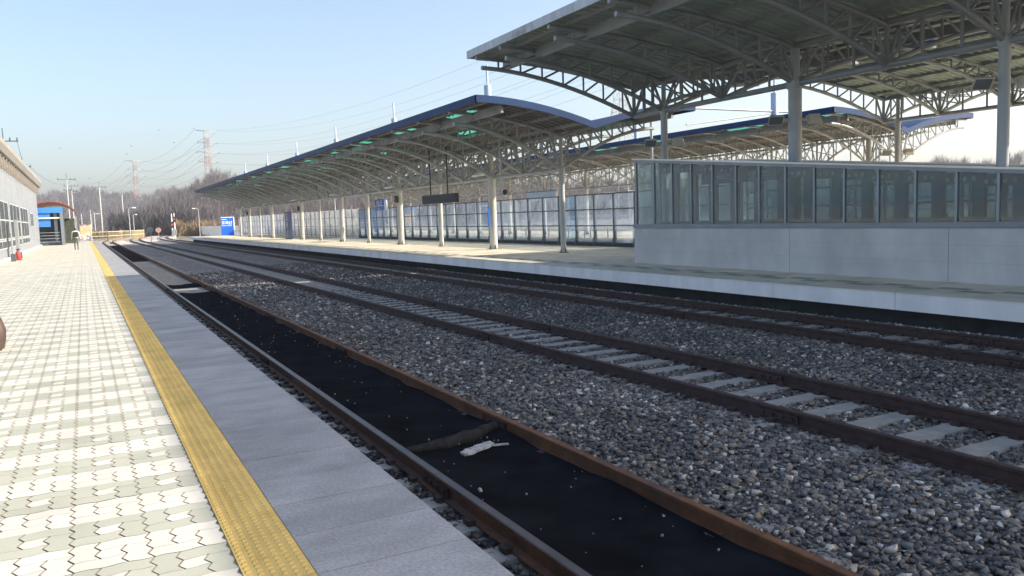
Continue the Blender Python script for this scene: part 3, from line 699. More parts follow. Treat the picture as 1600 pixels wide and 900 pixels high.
cA = [28.4 + 6.42 * k for k in range(13)]
trA = [28.4 + 3.21 * k for k in range(25)]
def skA(j, i): return (i in (2, 3) and j % 2 == 1) or (i == 6 and j % 4 == 2) or (i == 1 and j % 3 == 2 and j > 2)
canopy('long blue edged butterfly canopy running away over the island platform', 17.5, trA, 25.95, 106.6, 4.97, 4.97, 5.80, 3.36, 5.12,
       [(y, .115 if k % 2 == 0 else .19) for k, y in enumerate(cA)], [(y_, 3.85, .17) for y_ in (34.9, 48, 61, 73.7, 86.9, 99.8)],
       M_BLUE, M_SOFFIT_A, M_BLUE, M_STEEL, skA, 8, .072, .24)
trC = [23.4, 21.75, 18.9, 16.1, 13.25, 10.4, 7.5, 4.6, 1.7, -1.2, -4.1, -7.0][::-1]
canopy('high grey edged canopy with green ribbed underside over the near end of the platform', 17.5, trC, -8, 23.95, 6.17, 6.14, 6.84, 4.90, 6.28,
       [(21.75, .115), (16.1, .18), (10.4, .12), (4.6, .18), (-1.2, .12)], [], M_BLUE, M_SOFFIT_C, M_GREYFAS, M_STEEL_C, lambda j, i: False, 7, .072, .2, mcol=mat('column_grey', (.42, .46, .50), .5, 0, .08, 2),
       lamps=[(21.75, 3.85, .115), (16.1, 3.95, .18), (10.4, 4.05, .12)], girder=4.9)
trB = [25.6] + [27.4 + 3.21 * k for k in range(25)]
canopy('blue edged butterfly canopy over the farther platform beyond the glass', 34.9, trB, 25.3, 106, 5.05, 5.0, 5.86, 3.42, 5.2,
       [(27.4 + 6.42 * k, .115 if k % 2 else .19) for k in range(13)], [(33.6, 4.0, .2), (46.5, 3.8, .15), (59.5, 3.8, .15)],
       M_BLUE, M_SOFFIT_A, M_BLUE, M_STEEL, lambda j, i: i in (2, 3) and j % 2 == 0, 8, .055, .24, colbase=-.2)
trF = [23.6, 21.0, 18.1, 15.2, 12.3, 9.4, 6.5, 3.6, .7][::-1]
canopy('high canopy over the farther platform seen beneath the nearer high roof', 31.0, trF, -1, 23.9, 6.1, 6.25, 6.95, 5.05, 6.4,
       [(22.9, .115), (17.2, .15), (11.5, .12), (5.8, .15)], [], M_BLUE, M_SOFFIT_C, M_BLUE, M_STEEL_C, lambda j, i: False, 7, .07, .2, lamps=[(22.9, 3.7, .115)], girder=4.9, colbase=-.2)
# horizontal stay pipes between the masts on the farther canopy
mb = MB()
mb.tube((34.9, 33.6, 6.9), (26.2, 33.6, 6.9), .08, 6); mb.tube((34.9, 33.6, 6.8), (28.5, 33.6, 6.0), .05, 6); mb.tube((26.2, 33.6, 6.9), (26.2, 33.6, -.7), .07, 6); mb.tube((34.9, 33.6, 6.9), (43.5, 33.6, 6.9), .08, 6); mb.tube((43.5, 33.6, 6.9), (43.5, 33.6, -.9), .07, 6)
tag(mb.build('stay_gantry', M_GALV), 'grey horizontal pipe gantry reaching across the sky above the far blue roof', 'gantry')

# ---------------------------------------------------------------- stair shelter on the island
SX0, SX1, SY0, SY1 = 15.4, 20.2, -3.5, 20.7
def roofz(y): return 3.20 - (20.7 - y) * .0893
sh = thing('stair_shelter', (17.8, 8.6, ZI), 'low grey stair shelter with glass upper walls and sloping flat roof', 'shelter')
mb = MB()
for x in (SX0, SX1 - .15): mb.box(x, x + .15, SY0, SY1, ZI, 1.04)
mb.box(SX0 + .15, SX1 - .15, SY1 - .15, SY1, ZI, 1.04)
wl = mb.build('wall', M_CONC, sh)
mb = MB()
for yj in (14.35, 10.2, 6.4, 3.0): mb.box(SX0 - .002, SX0 + .01, yj - .006, yj + .006, ZI, 1.04)
for zj in (.35, .70): mb.box(SX0 - .0008, SX0 + .01, SY0 + .01, SY1 - .01, zj - .0015, zj + .0015)
mb.build('panel_joint', mat('joint_dark', (.28, .27, .27), .9, 0, .1, 3), wl)
mb = MB()
for x in (SX0, SX1): s = -1 if x == SX0 else 1; mb.box(min(x + s * .03, x - s * .12), max(x + s * .03, x - s * .12), SY0, SY1 + .02, 1.045, 1.16)
mb.build('sill_band', mat('sill_metal', (.26, .27, .31), .45, .4, .08, 2), sh)
mul = [20.62, 19.73, 18.88, 18.03, 17.15, 16.24, 15.4, 14.52, 13.63, 12.77, 11.88, 10.98, 10.08, 9.24, 8.35, 7.4, 6.5, 5.6, 4.7, 3.8, 2.9, 2.0]
for x in (SX0 + .03, SX1 - .09):
    for y in mul:
        mb = MB(); mb.box(x, x + .07, y - .028, y + .028, 1.162, roofz(y) - .09); mb.build('mullion', M_ALU, sh)
for y in (SY1 - .06,):
    for x in (16.4, 17.6, 18.8): mb = MB(); mb.box(x - .03, x + .03, y - .04, y + .03, 1.04, roofz(y) - .09); mb.build('mullion', M_ALU, sh)
for a, b in zip(mul[:-1], mul[1:]):
    for x in (SX0 + .055, SX1 - .06):
        mb = MB(); y1_, y0_ = a - .03, b + .03
        mb.add([(x, y0_, 1.165), (x, y1_, 1.165), (x, y1_, roofz(y1_) - .1), (x, y0_, roofz(y0_) - .1), (x + .012, y0_, 1.165), (x + .012, y1_, 1.165), (x + .012, y1_, roofz(y1_) - .1), (x + .012, y0_, roofz(y0_) - .1)],
               [(0, 1, 2, 3), (7, 6, 5, 4), (0, 4, 5, 1), (1, 5, 6, 2), (2, 6, 7, 3), (3, 7, 4, 0)]); mb.build('glass_pane', M_GLASS if x < 17 else M_GLASS2, sh)
mb = MB(); x0, x1 = 15.45, 20.15; y = 20.62
mb.box(x0, x1, y, y + .012, 1.05, roofz(y) - .1); mb.build('glass_pane', M_GLASS, sh)
mb = MB()
def slab(x0, x1, y0, y1, zlo, zhi):
    mb.add([(x0, y0, roofz(y0) + zlo), (x1, y0, roofz(y0) + zlo), (x1, y1, roofz(y1) + zlo), (x0, y1, roofz(y1) + zlo), (x0, y0, roofz(y0) + zhi), (x1, y0, roofz(y0) + zhi), (x1, y1, roofz(y1) + zhi), (x0, y1, roofz(y1) + zhi)],
           [(0, 3, 2, 1), (4, 5, 6, 7), (0, 1, 5, 4), (1, 2, 6, 5), (2, 3, 7, 6), (3, 0, 4, 7)])
slab(SX0 - .02, SX1 + .02, 1.0, SY1 + .02, -.095, -.02); mb.build('roof', MATS['sill_metal'], sh)
mb = MB(); slab(SX0 - .03, SX0 + .5, 1.0, SY1 + .03, -.018, .02); slab(SX1 - .5, SX1 + .03, 1.0, SY1 + .03, -.018, .02); mb.build('roof_edge', mat('roof_edge_metal', (.72, .68, .60), .3, .3, .05, 2), sh)
# inner portals behind the glass, with round openings in the header
def inner(xp, op, name='inner_wall'):
    mb = MB()
    for a, b in zip(mul[:-1], mul[1:]):
        yc = (a + b) / 2; zt = roofz(yc) - .12; hd = min(zt - .25, 2.72 if yc > 14 else 2.35 + (yc - 9) * .06)
        mb.box(xp, xp + .12, b, b + .26, .0, zt)
        mb.box(xp + .002, xp + .118, b + .26, a, hd, zt)
        mb.box(xp + .002, xp + .118, b + .26, a, .0, 1.22)
    mb.build(name, M_DFRAME, sh)
inner(16.35, 0)
mb = MB()
for a, b in zip(mul[:-1], mul[1:]):
    yc = (a + b) / 2; zt = roofz(yc) - .12; hd = min(zt - .25, 2.72 if yc > 14 else 2.35 + (yc - 9) * .06)
    if zt - hd < .22: continue
    for k in range(4 if yc < 15 else 3):
        c = Vector((16.34, b + .22 + .19 * k, (hd + zt) / 2 - .02)); r = .045; n = 10
        mb.add([(c.x, c.y + r * math.cos(2 * math.pi * j / n), c.z + r * 1.2 * math.sin(2 * math.pi * j / n)) for j in range(n)] + [(c.x + .01, c.y + r * math.cos(2 * math.pi * j / n), c.z + r * 1.2 * math.sin(2 * math.pi * j / n)) for j in range(n)],
               [tuple(range(n)), tuple(range(2 * n - 1, n - 1, -1))] + [(j, (j + 1) % n, n + (j + 1) % n, n + j) for j in range(n)])
mb.build('round_vent', mat('vent_pale', (.62, .64, .64), .5, 0, .1, 5), sh)
mb = MB()
for yy in (19.3, 17.6, 14.1, 12.0, 9.6): mb.tube((18.6, yy, 0), (18.6, yy, roofz(yy) - .1), .05, 8)
mb.build('inner_post', M_WHITE, sh, smooth=True)
for z in (1.55, 2.1):
    mb = MB(); mb.tube((19.9, 20.4, z), (19.9, 2.5, z - .9 * 0), .03, 6); mb.build('handrail', M_GALV, sh)
sg = thing('direction_sign', (16.2, 17.0, 2.75), 'long navy direction sign hanging behind the shelter glass', 'sign')
mb = MB(); mb.box(16.16, 16.2, 15.5, 18.4, 2.28, 2.62); pn = mb.build('panel', M_SIGNN, sg)
mb = MB()
for yy in (15.8, 18.1): mb.tube((16.18, yy, 2.62), (16.18, yy, roofz(yy) - .1), .012, 5)
mb.build('hanger', M_GREY, sg)
M_LET = mat('lettering_white', (.80, .82, .85), .5, 0, .03, 3)
text_mesh('lettering', '서울 방면', .19, M_LET, sg, face_mw((16.155, 16.55, 2.42), (0, -1, 0)), .003)
text_mesh('lettering', 'For Seoul', .075, M_LET, sg, face_mw((16.155, 16.5, 2.33), (0, -1, 0)))
text_mesh('lettering', '타는 곳', .17, M_LET, sg, face_mw((16.155, 17.75, 2.42), (0, -1, 0)), .003)

# ---------------------------------------------------------------- glass barrier along the island
gb = thing('glass_barrier', (21.7, 40, ZI), 'tall glass wind barrier in dark frames along the island platform', 'barrier')
ysb = []; y = 8.0
while y < 70: ysb.append(y); y += 1.62
HB = 2.42
for y in ysb:
    mb = MB(); mb.box(21.64, 21.78, y - .05, y + .05, ZI, HB); mb.box(21.60, 21.64, y - .07, y + .07, ZI, .35); mb.build('post', M_FRAMEB, gb)
for z in (.12, .92, 1.70, HB):
    mb = MB(); mb.box(21.66, 21.72, ysb[0], ysb[-1], z - .025, z + .025); mb.build('rail', M_FRAMEB, gb)
mb = MB(); mb.box(21.62, 21.80, ysb[0], ysb[-1], ZI - .3, .095); mb.build('plinth', mat('plinth_dark', (.07, .075, .08), .8, 0, .1, 3), gb)
M_GBLUE = glass('barrier_glass_blue', (.66, .78, .92), .03, .14, (.34, .46, .62))
for k in range(len(ysb) - 1):
    mb = MB(); mb.box(21.685, 21.697, ysb[k] + .055, ysb[k + 1] - .055, .15, HB - .03)
    mb.build('glass_pane', M_GBLUE if k in (35, 36, 37, 16) else M_GLASSB, gb)
wf = thing('panel_fence', (21.8, 100, ZI), 'tall white panelled fence behind the far half of the island platform', 'fence')
y = 70.0; k = 0
while y < 131:
    mb = MB(); mb.box(21.75, 21.8, y + .03, y + 1.85, .05, 2.55 if y < 131 else 1.3); mb.build('panel', M_PANELW, wf)
    mb = MB(); mb.box(21.7, 21.84, y - .06 + .02, y + .02, ZI, 2.6); mb.build('post', M_GREY, wf); y += 1.9
for z in (.1, 1.0, 1.8): mb = MB(); mb.box(21.72, 21.748, 70, 131, z - .03, z + .03); mb.build('rail', M_GREY, wf)
wf2 = thing('panel_fence', (22, 170, -.8), 'low white panelled fence running on past the end of the island platform', 'fence')
y = 131.5
while y < 230:
    mb = MB(); mb.box(22.0 + bend(y) * .25, 22.06 + bend(y) * .25, y + .03, y + 2.3, -.5, 1.25); mb.build('panel', M_PANELW, wf2); y += 2.35
mb = MB(); mb.box(21.95, 21.99, 131.5, 140, .35, .42); mb.build('rail', M_GREY, wf2)
# white hoop railings on the farther platform seen through the glass
hoop = None
for k, y in enumerate([35.5, 38.2, 40.9, 43.6, 46.3, 49.0, 51.7, 54.4, 57.1]):
    if hoop is None:
        hoop = thing('hoop_rail', (29.6, y, -.2), 'white hoop rail standing on the farther platform behind the glass', 'railing', 'white hoop rails along the farther platform')
        mb = MB(); mb.path([(29.6, y - 1.0, -.2), (29.6, y - 1.0, .45), (29.6, y - .75, .68), (29.6, y, .74), (29.6, y + .75, .68), (29.6, y + 1.0, .45), (29.6, y + 1.0, -.2)], .045, 8)
        mb.build('tube', M_WHITE, hoop, smooth=True)
    else: copy_thing(hoop, (29.6, y, -.2))

# ---------------------------------------------------------------- hanging boards, signs, speakers
t = thing('departure_board', (16.0, 37.7, 2.5), 'dark blank electronic board hanging on two black rods from the canopy', 'display')
mb = MB(); mb.box(15.9, 16.1, 35.6, 39.9, 2.27, 2.72); mb.build('casing', M_BLACK, t)
mb = MB(); mb.box(15.885, 15.9, 35.75, 39.75, 2.34, 2.65); mb.build('screen', mat('screen_dark', (.02, .022, .028), .6, 0, .1, 8), t)
for y in (36.7, 38.9): mb = MB(); mb.tube((16, y, 2.7), (16, y, 5.0), .035, 6); mb.build('rod', M_BLACK, t)
t = thing('departure_board', (28.5, 48.5, 2.9), 'pale blank board hanging over the farther platform', 'display')
mb = MB(); mb.box(30.4, 30.6, 50.2, 54.6, 2.72, 3.18); mb.build('casing', M_WHITE, t)
mb = MB(); mb.box(30.37, 30.63, 50.0, 54.8, 3.185, 3.27); mb.build('top_box', M_GREY, t)
for y in (51, 53.8): mb = MB(); mb.tube((30.5, y, 3.2), (30.5, y, 5.2), .035, 6); mb.build('rod', M_GREY, t)
t = thing('hanging_sign', (20.5, 59.8, 2.7), 'blue hanging sign with white symbol under the canopy beside a round pale disc', 'sign')
mb = MB(); mb.box(20.4, 20.5, 59.0, 61.2, 2.25, 3.1); mb.build('panel', M_SIGNB, t)
mb = MB(); mb.box(20.38, 20.395, 59.1, 61.1, 2.56, 2.60); mb.build('line', M_LET, t)
text_mesh('lettering', '타는 곳', .42, M_LET, t, face_mw((20.37, 60.7, 2.66), (0, -1, 0)), .01)
text_mesh('lettering', 'Track', .2, M_LET, t, face_mw((20.37, 60.4, 2.33), (0, -1, 0)))
for y in (59.3, 60.9): mb = MB(); mb.tube((20.45, y, 3.1), (20.45, y, 4.9), .02, 5); mb.build('rod', M_GREY, t)
mb = MB(); mb.lathe((0, 0, 0), [(.3, 0), (.3, .06)], 18); dsk = mb.build('clock', M_WHITE, None); dsk.rotation_euler = (R(90), 0, 0); dsk.location = (20.4, 58.5, 2.62)
dsk.rotation_euler = (0, R(-90), 0); dsk.scale = (1.3, .9, 1)
tag(dsk, 'round white disc mounted at the end of the blue hanging sign', 'disc')
t = thing('banner_post', (17.5, 78.0, ZI), 'tall navy vertical name banner standing beside a slim column', 'sign')
mb = MB(); mb.box(17.2, 17.32, 76.4, 78.9, ZI, 2.55); mb.build('panel', M_SIGNN, t)
text_mesh('lettering', '도', .75, M_LET, t, face_mw((17.19, 78.3, 1.75), (0, -1, 0)), .01); text_mesh('lettering', '라', .75, M_LET, t, face_mw((17.19, 78.3, 1.0), (0, -1, 0)), .01); text_mesh('lettering', '산', .75, M_LET, t, face_mw((17.19, 78.3, .25), (0, -1, 0)), .01)
t = thing('station_sign', (17.9, 124.2, ZI), 'tall bright blue station name board with white lettering at platform end', 'sign')
mb = MB(); mb.box(17.1, 18.75, 118.9, 119.1, ZI, 2.45); mb.build('panel', M_SIGNB, t)
mb = MB(); mb.box(18.76, 18.9, 118.85, 119.15, ZI, 2.55); mb.box(17.1, 18.75, 118.9, 119.1, 2.455, 2.55); mb.build('frame', M_WHITE, t)
text_mesh('lettering', '도라산', .52, M_LET, t, face_mw((17.18, 118.89, 1.55), (1, 0, 0)), .015)
text_mesh('lettering', 'Dorasan Station', .2, M_LET, t, face_mw((17.2, 118.89, 1.28), (1, 0, 0)), .006)
mb = MB(); mb.box(17.2, 17.85, 118.885, 118.895, 2.17, 2.25); mb.build('logo_bar', M_LET, t)
# slim notice plates and cable boxes on columns
t = tag(MB().build('x', M_SIGNB), None) if False else None
mb = MB(); mb.box(17.17, 17.25, 34.66, 34.72, 1.05, 1.9); tag(mb.build('column_plate', M_SIGNB), 'narrow blue vertical plate fixed to the nearest thick canopy column', 'plate')
for k, (x, y, z, w) in enumerate([(17.27, 47.5, 2.75, 'third'), (17.27, 73.3, 2.75, 'fifth'), (17.27, 99.0, 2.75, 'farthest')]):
    mb = MB(); mb.box(x - .12, x + .02, y - .14, y + .14, z - .2, z + .22)
    tag(mb.build('speaker', M_BLACK), 'small black speaker high on the %s thick column' % w, 'speaker', 'black speakers on the canopy columns')
t = thing('hanging_camera', (14.6, 28.0, 2.3), 'long thin pole with small black camera hanging from the canopy edge', 'camera')
mb = MB(); mb.tube((16.0, 31.0, 2.55), (16.0, 31.0, 5.3), .035, 6); mb.build('pole', M_GALV, t)
mb = MB(); mb.lathe((16.1, 30.8, 2.45), [(.05, 0), (.10, .05), (.10, .18), (.05, .22)], 10); mb.build('camera_head', M_BLACK, t)

# ---------------------------------------------------------------- station building on the left
BX = -3.9
sb = thing('station_building', (-8, 60, 0), 'long metal clad station building with window strips and louvred eave', 'building')
mb = MB(); mb.box(-16, BX, 46, 93.5, 0, 5.2); mb.build('wall', M_CLAD, sb)
mb = MB()
y = 46.8
while y < 93: mb.box(BX, BX + .004, y - .01, y + .01, .0, 5.2); y += 1.6
for z in (3.9, 4.5): mb.box(BX, BX + .0035, 46, 93.4, z - .008, z + .008)
mb.build('cladding_joint', MATS['joint_dark'], sb)
mb = MB(); mb.box(BX - .02, BX + .16, 46, 93.5, 0, .14); mb.build('plinth', mat('plinth_pale', (.55, .54, .5), .8, 0, .1, 2), sb)
def window(y0, y1, z0, z1, nsub, nrow):
    f = MB(); w = .06
    f.box(BX + .012, BX + .03, y0, y1, z1 - w, z1); f.box(BX + .012, BX + .03, y0, y1, z0, z0 + w)
    for k in range(nsub + 1):
        yy = y0 + (y1 - y0) * k / nsub; q = .10 if k in (0, nsub) else .045; f.box(BX + .013, BX + .032, yy - q, yy + q, z0 + w, z1 - w)
    for k in range(1, nrow):
        zz = z0 + (z1 - z0) * k / nrow; f.box(BX + .014, BX + .031, y0 + .05, y1 - .05, zz - .04, zz + .04)
    o = f.build('window', mat('window_alu', (.45, .47, .48), .5, 0, .05, 2), sb); g = MB(); g.box(BX + .012, BX + .022, y0, y1, z0, z1); g.build('pane', M_GLASSW, o)
for k in range(3, 6): window(27 + 9.6 * k - 8.8 + 1 + .1, 27 + 9.6 * k + 1 - .1, 1.15, 3.32, 3, 2)
for k in range(3, 6): window(27 + 9.6 * k - 8.8 + 1 + .1, 27 + 9.6 * k + 1 - .1, .62, 1.10, 3, 1)
window(79, 84, 1.9, 3.1, 3, 1)
mb = MB()
y = 47.0
while y < 92:
    mb = MB(); mb.box(BX - .35, BX + .34, y - .10, y + .10, 5.2, 5.76); y += 1.85
    mb.build('eave_bracket', mat('bracket_brown', (.26, .23, .20), .7, 0, .1, 2), sb)
mb = MB(); mb.box(-17, BX - 1.0, 45.6, 93, 5.2, 5.6); mb.build('bracket_gap_fill', mat('bracket_gap_bright', (.5, .5, .48), .7, 0, .05, 1), sb)  # pale fill painted like the bright sky seen between the brackets
mb = MB(); mb.prism([(BX - 3.0, 6.15), (BX - 3.0, 6.35), (BX + .15, 6.62), (BX + .55, 6.42), (BX + .6, 6.1), (BX + .45, 5.78), (BX, 5.75)], 45.5, 92.5)
mb.build('louvre_eave', mat('eave_beige', (.28, .262, .235), .6, .1, .1, 2), sb)
# things against the wall
t = thing('notice_stand', (-3.35, 52, 0), 'grey upright notice panel on two legs beside the station wall', 'sign stand')
mb = MB(); mb.box(-3.45, -3.3, 53.6, 54.7, .35, 2.25); mb.build('panel', M_GREY, t)
for y in (53.5, 54.8): mb = MB(); mb.box(-3.5, -3.25, y - .08, y + .08, 0, .38); mb.build('foot', M_DFRAME, t)
t = thing('post', (-3.3, 50.2, 0), 'thin grey steel post in front of the station windows', 'post')
mb = MB(); mb.tube((-3.4, 50.2, 0), (-3.4, 50.2, 1.5), .035, 8); mb.build('pole', M_GREY, t); mb = MB(); mb.box(-3.5, -3.28, 50.05, 50.35, 0, .4); mb.build('base', M_DFRAME, t)
t = thing('fire_extinguisher', (-3.25, 51.7, 0), 'red fire extinguisher standing on the paving by the station wall', 'fire extinguisher')
mb = MB(); mb.lathe((-3.25, 51.7, .05), [(.09, 0), (.105, .03), (.105, .36), (.07, .44), (.035, .46), (.035, .50)], 14); mb.build('tank', M_RED, t, smooth=True)
mb = MB(); mb.box(-3.33, -3.15, 51.67, 51.73, .59, .63); mb.lathe((-3.25, 51.7, .54), [(.06, 0), (.06, .06)], 10); mb.build('valve', M_BLACK, t)
mb = MB(); mb.box(-3.42, -3.08, 51.5, 51.9, 0, .05); mb.build('tray', M_RED, t)
# brown bag at the left edge of the view
mb = MB()
for i in range(1): pass
bag = thing('bag', (-1.34, 12.9, 0), 'brown soft bag standing on the pale paving at the left edge', 'bag')
lv = [(0, .22, .12), (.03, .27, .16), (.14, .30, .18), (.28, .31, .175), (.42, .27, .14), (.54, .22, .07), (.60, .19, .03)]; n_ = 20
vs_ = []
for z, a, b in lv:
    for k in range(n_):
        t_ = 2 * math.pi * k / n_; c_, s_ = math.cos(t_), math.sin(t_)
        vs_.append((-1.34 + a * math.copysign(abs(c_) ** .6, c_) + random.uniform(-.006, .006), 12.9 + b * math.copysign(abs(s_) ** .6, s_) + random.uniform(-.006, .006), z))
mb = MB(); mb.add(vs_, [(q * n_ + k, q * n_ + (k + 1) % n_, (q + 1) * n_ + (k + 1) % n_, (q + 1) * n_ + k) for q in range(len(lv) - 1) for k in range(n_)] + [tuple(range(n_ - 1, -1, -1)), tuple(range((len(lv) - 1) * n_, len(lv) * n_))])
mb.build('body', M_BROWN, bag, smooth=True)
for yo in (-.04, .04):
    mb = MB(); mb.path([(-1.44, 12.9 + yo, .58), (-1.43, 12.9 + yo * 1.6, .70), (-1.34, 12.9 + yo * 2, .74), (-1.25, 12.9 + yo * 1.6, .70), (-1.24, 12.9 + yo, .58)], .011, 6); mb.build('handle', M_BROWN, bag, smooth=True)
mb = MB(); mb.bar((-1.52, 12.9, .602), (-1.16, 12.9, .602), .016, .012); mb.build('zip', M_GREY, bag)

# ---------------------------------------------------------------- blue entrance shelter, person, poster, far fence
t = thing('entrance_shelter', (-3, 98, 0), 'blue topped open entrance shelter with red arched roof beside the station', 'shelter')
mb = MB(); mb.box(-4.3, -1.75, 94.6, 94.9, 3.3, 3.85); mb.box(-4.3, -2.9, 94.75, 95.0, 1.9, 3.3); mb.build('fascia', M_BLUE_L, t)
mb = MB(); mb.box(-2.02, -1.75, 94.5, 94.9, 0, 3.3); mb.box(-2.6, -2.3, 95.2, 95.4, 0.4, 3.3); mb.build('pillar', M_ALU, t)
mb = MB(); mb.box(-4.3, -1.85, 94.55, 94.65, 2.72, 2.86); mb.build('beam', M_WHITE, t)
mb = MB(); mb.box(-4.3, -1.8, 97.8, 98.0, 0, 3.5); mb.box(-1.85, -1.75, 95.0, 99, 0, 3.3); mb.box(-4.3, -1.8, 95, 98, 3.3, 3.4); mb.build('back_wall', M_DFRAME, t)
for z in (.35, .7, 1.0, 1.3): mb = MB(); mb.tube((-4.2, 94.6, z), (-2.1, 94.6, z), .03, 6); mb.build('rail', M_GREY, t)
mb = MB(); mb.box(-4.2, -2.1, 95.2, 95.8, 0, .45); mb.box(-4.2, -2.1, 95.8, 96.3, 0, .8); mb.build('step', M_DFRAME, t)
mb = MB(); pr = []
for k in range(11): a = math.pi * (.12 + .76 * k / 10); pr.append((-2.9 + 2.6 * math.cos(a), 2.6 + 2.0 * math.sin(a)))
pr2 = [(x, z - .12) for x, z in pr[::-1]]
mb.prism(pr + pr2, 97, 112); mb.build('arched_roof', mat('roof_red', (.33, .10, .07), .6, 0, .1, 1), t)
mb = MB()
for y in (100, 104, 108, 111): mb.box(-.75, -.6, y, y + .15, 0, 3.0)
mb.build('side_post', M_GREY, t)
mb = MB(); mb.box(-4, -.8, 104, 104.2, 0, 2.8); mb.build('inner_screen', mat('dim_interior_green', (.06, .07, .045), .9, 0, .4, 3), t)  # gloom of the shelter interior put into this dark green

def person(loc):
    J = dict(pelvis=(0, 0, .90), spine=(0, .0, 1.10), chest=(0, .01, 1.32), neck=(0, .02, 1.46), head0=(0, .03, 1.54), head1=(0, .03, 1.66),
             hl=(-.09, 0, .86), kl=(-.10, .10, .48), al=(-.10, .0, .08), tl=(-.10, .14, .04), hr=(.09, 0, .86), kr=(.10, .02, .47), ar=(.10, -.16, .10), tr=(.11, -.05, .03),
             sl=(-.19, 0, 1.38), el=(-.26, -.03, 1.12), wl=(-.27, .07, .88), fl=(-.27, .10, .80), sr=(.19, 0, 1.38), er=(.26, .0, 1.12), wr=(.28, .05, .88), fr=(.28, .08, .80))
    Rd = dict(pelvis=.13, spine=.12, chest=.145, neck=.055, head0=.085, head1=.09, hl=.085, kl=.058, al=.04, tl=.04, hr=.085, kr=.058, ar=.04, tr=.04, sl=.07, el=.05, wl=.035, fl=.03, sr=.07, er=.05, wr=.035, fr=.03)
    E_ = [('pelvis', 'spine'), ('spine', 'chest'), ('chest', 'neck'), ('neck', 'head0'), ('head0', 'head1'), ('pelvis', 'hl'), ('hl', 'kl'), ('kl', 'al'), ('al', 'tl'), ('pelvis', 'hr'), ('hr', 'kr'), ('kr', 'ar'), ('ar', 'tr'),
          ('chest', 'sl'), ('sl', 'el'), ('el', 'wl'), ('wl', 'fl'), ('chest', 'sr'), ('sr', 'er'), ('er', 'wr'), ('wr', 'fr')]
    ks = list(J); me = bpy.data.meshes.new('person'); me.from_pydata([J[k] for k in ks], [(ks.index(a), ks.index(b)) for a, b in E_], [])
    o = bpy.data.objects.new('person', me); scene.collection.objects.link(o)
    o.modifiers.new('skin', 'SKIN'); s = o.modifiers.new('sub', 'SUBSURF'); s.levels = 2; s.render_levels = 2
    if not me.skin_vertices:
        bpy.context.view_layer.objects.active = o
    for i, k in enumerate(ks):
        sv = me.skin_vertices[0].data[i]; sv.radius = (Rd[k], Rd[k]); sv.use_root = (k == 'pelvis')
    dg = bpy.context.evaluated_depsgraph_get(); m2 = bpy.data.meshes.new_from_object(o.evaluated_get(dg)); bpy.data.objects.remove(o)
    m2.name = 'person'
    for mm in (mat('trousers_grey', (.13, .13, .125), .9, 0, .1, 5), mat('jacket_pale', (.62, .60, .58), .8, 0, .1, 5), mat('hair_dark', (.02, .018, .016), .7, 0, .1, 5), mat('skin', (.50, .32, .24), .6, 0, .05, 5)): m2.materials.append(mm)
    for p in m2.polygons:
        c = p.center; p.use_smooth = True
        if c.z < .07: p.material_index = 2
        elif c.z < .93 and abs(c.x) < .22: p.material_index = 0
        elif c.z > 1.50: p.material_index = 2 if (c.y < .08 or c.z > 1.62) else 3
        elif c.z > 1.45: p.material_index = 3
        elif abs(c.x) > .2 and c.z < .86: p.material_index = 3
        else: p.material_index = 1
    o = bpy.data.objects.new('person', m2); scene.collection.objects.link(o); o.location = loc
    return tag(o, 'person in pale jacket and grey trousers walking away along the platform', 'person')
try: person((-.55, 70, 0))
except Exception as ex: print('PERSON FAIL', ex)
mb = MB(); mb.box(-.72, -.38, 69.70, 69.86, 1.0, 1.38); mb.box(-.67, -.43, 69.64, 69.70, 1.04, 1.22)
o = mb.build('backpack', M_BLACK); bv = o.modifiers.new('b', 'BEVEL'); bv.width = .03; bv.segments = 2
tag(o, 'black backpack on the back of the walking person', 'backpack')
t = thing('poster_board', (.2, 114, 0), 'colourful orange and purple poster board at the platform end', 'poster')
def poster_mat():
    m = bpy.data.materials.new('poster_print'); m.use_nodes = True; nt = m.node_tree; N = nt.nodes; L = nt.links; b = N['Principled BSDF']
    g = N.new('ShaderNodeNewGeometry'); s = N.new('ShaderNodeSeparateXYZ'); L.new(g.outputs['Position'], s.inputs[0])
    no = N.new('ShaderNodeTexNoise'); no.inputs['Scale'].default_value = 2.5; L.new(g.outputs['Position'], no.inputs['Vector'])
    a = N.new('ShaderNodeMath'); a.operation = 'MULTIPLY_ADD'; a.inputs[1].default_value = .45; L.new(s.outputs['Z'], a.inputs[0]); L.new(no.outputs['Fac'], a.inputs[2])
    d = N.new('ShaderNodeMath'); d.operation = 'MULTIPLY'; d.inputs[1].default_value = .62; L.new(a.outputs[0], d.inputs[0])
    c = ramp(nt, d.outputs[0], [(.3, (.75, .75, .78)), (.42, (.12, .10, .30)), (.5, (.7, .62, .5)), (.66, (.72, .42, .20)), (.8, (.7, .5, .35)), (.93, (.18, .08, .22))])
    L.new(c, b.inputs['Base Color']); return m
mb = MB(); mb.box(-.35, .85, 113.9, 114.0, .1, 2.1); mb.build('panel', poster_mat(), t)
mb = MB()
for x in (-.38, .88): mb.tube((x, 113.95, 0), (x, 113.95, 2.15), .03, 6)
mb.build('frame', M_WHITE, t)

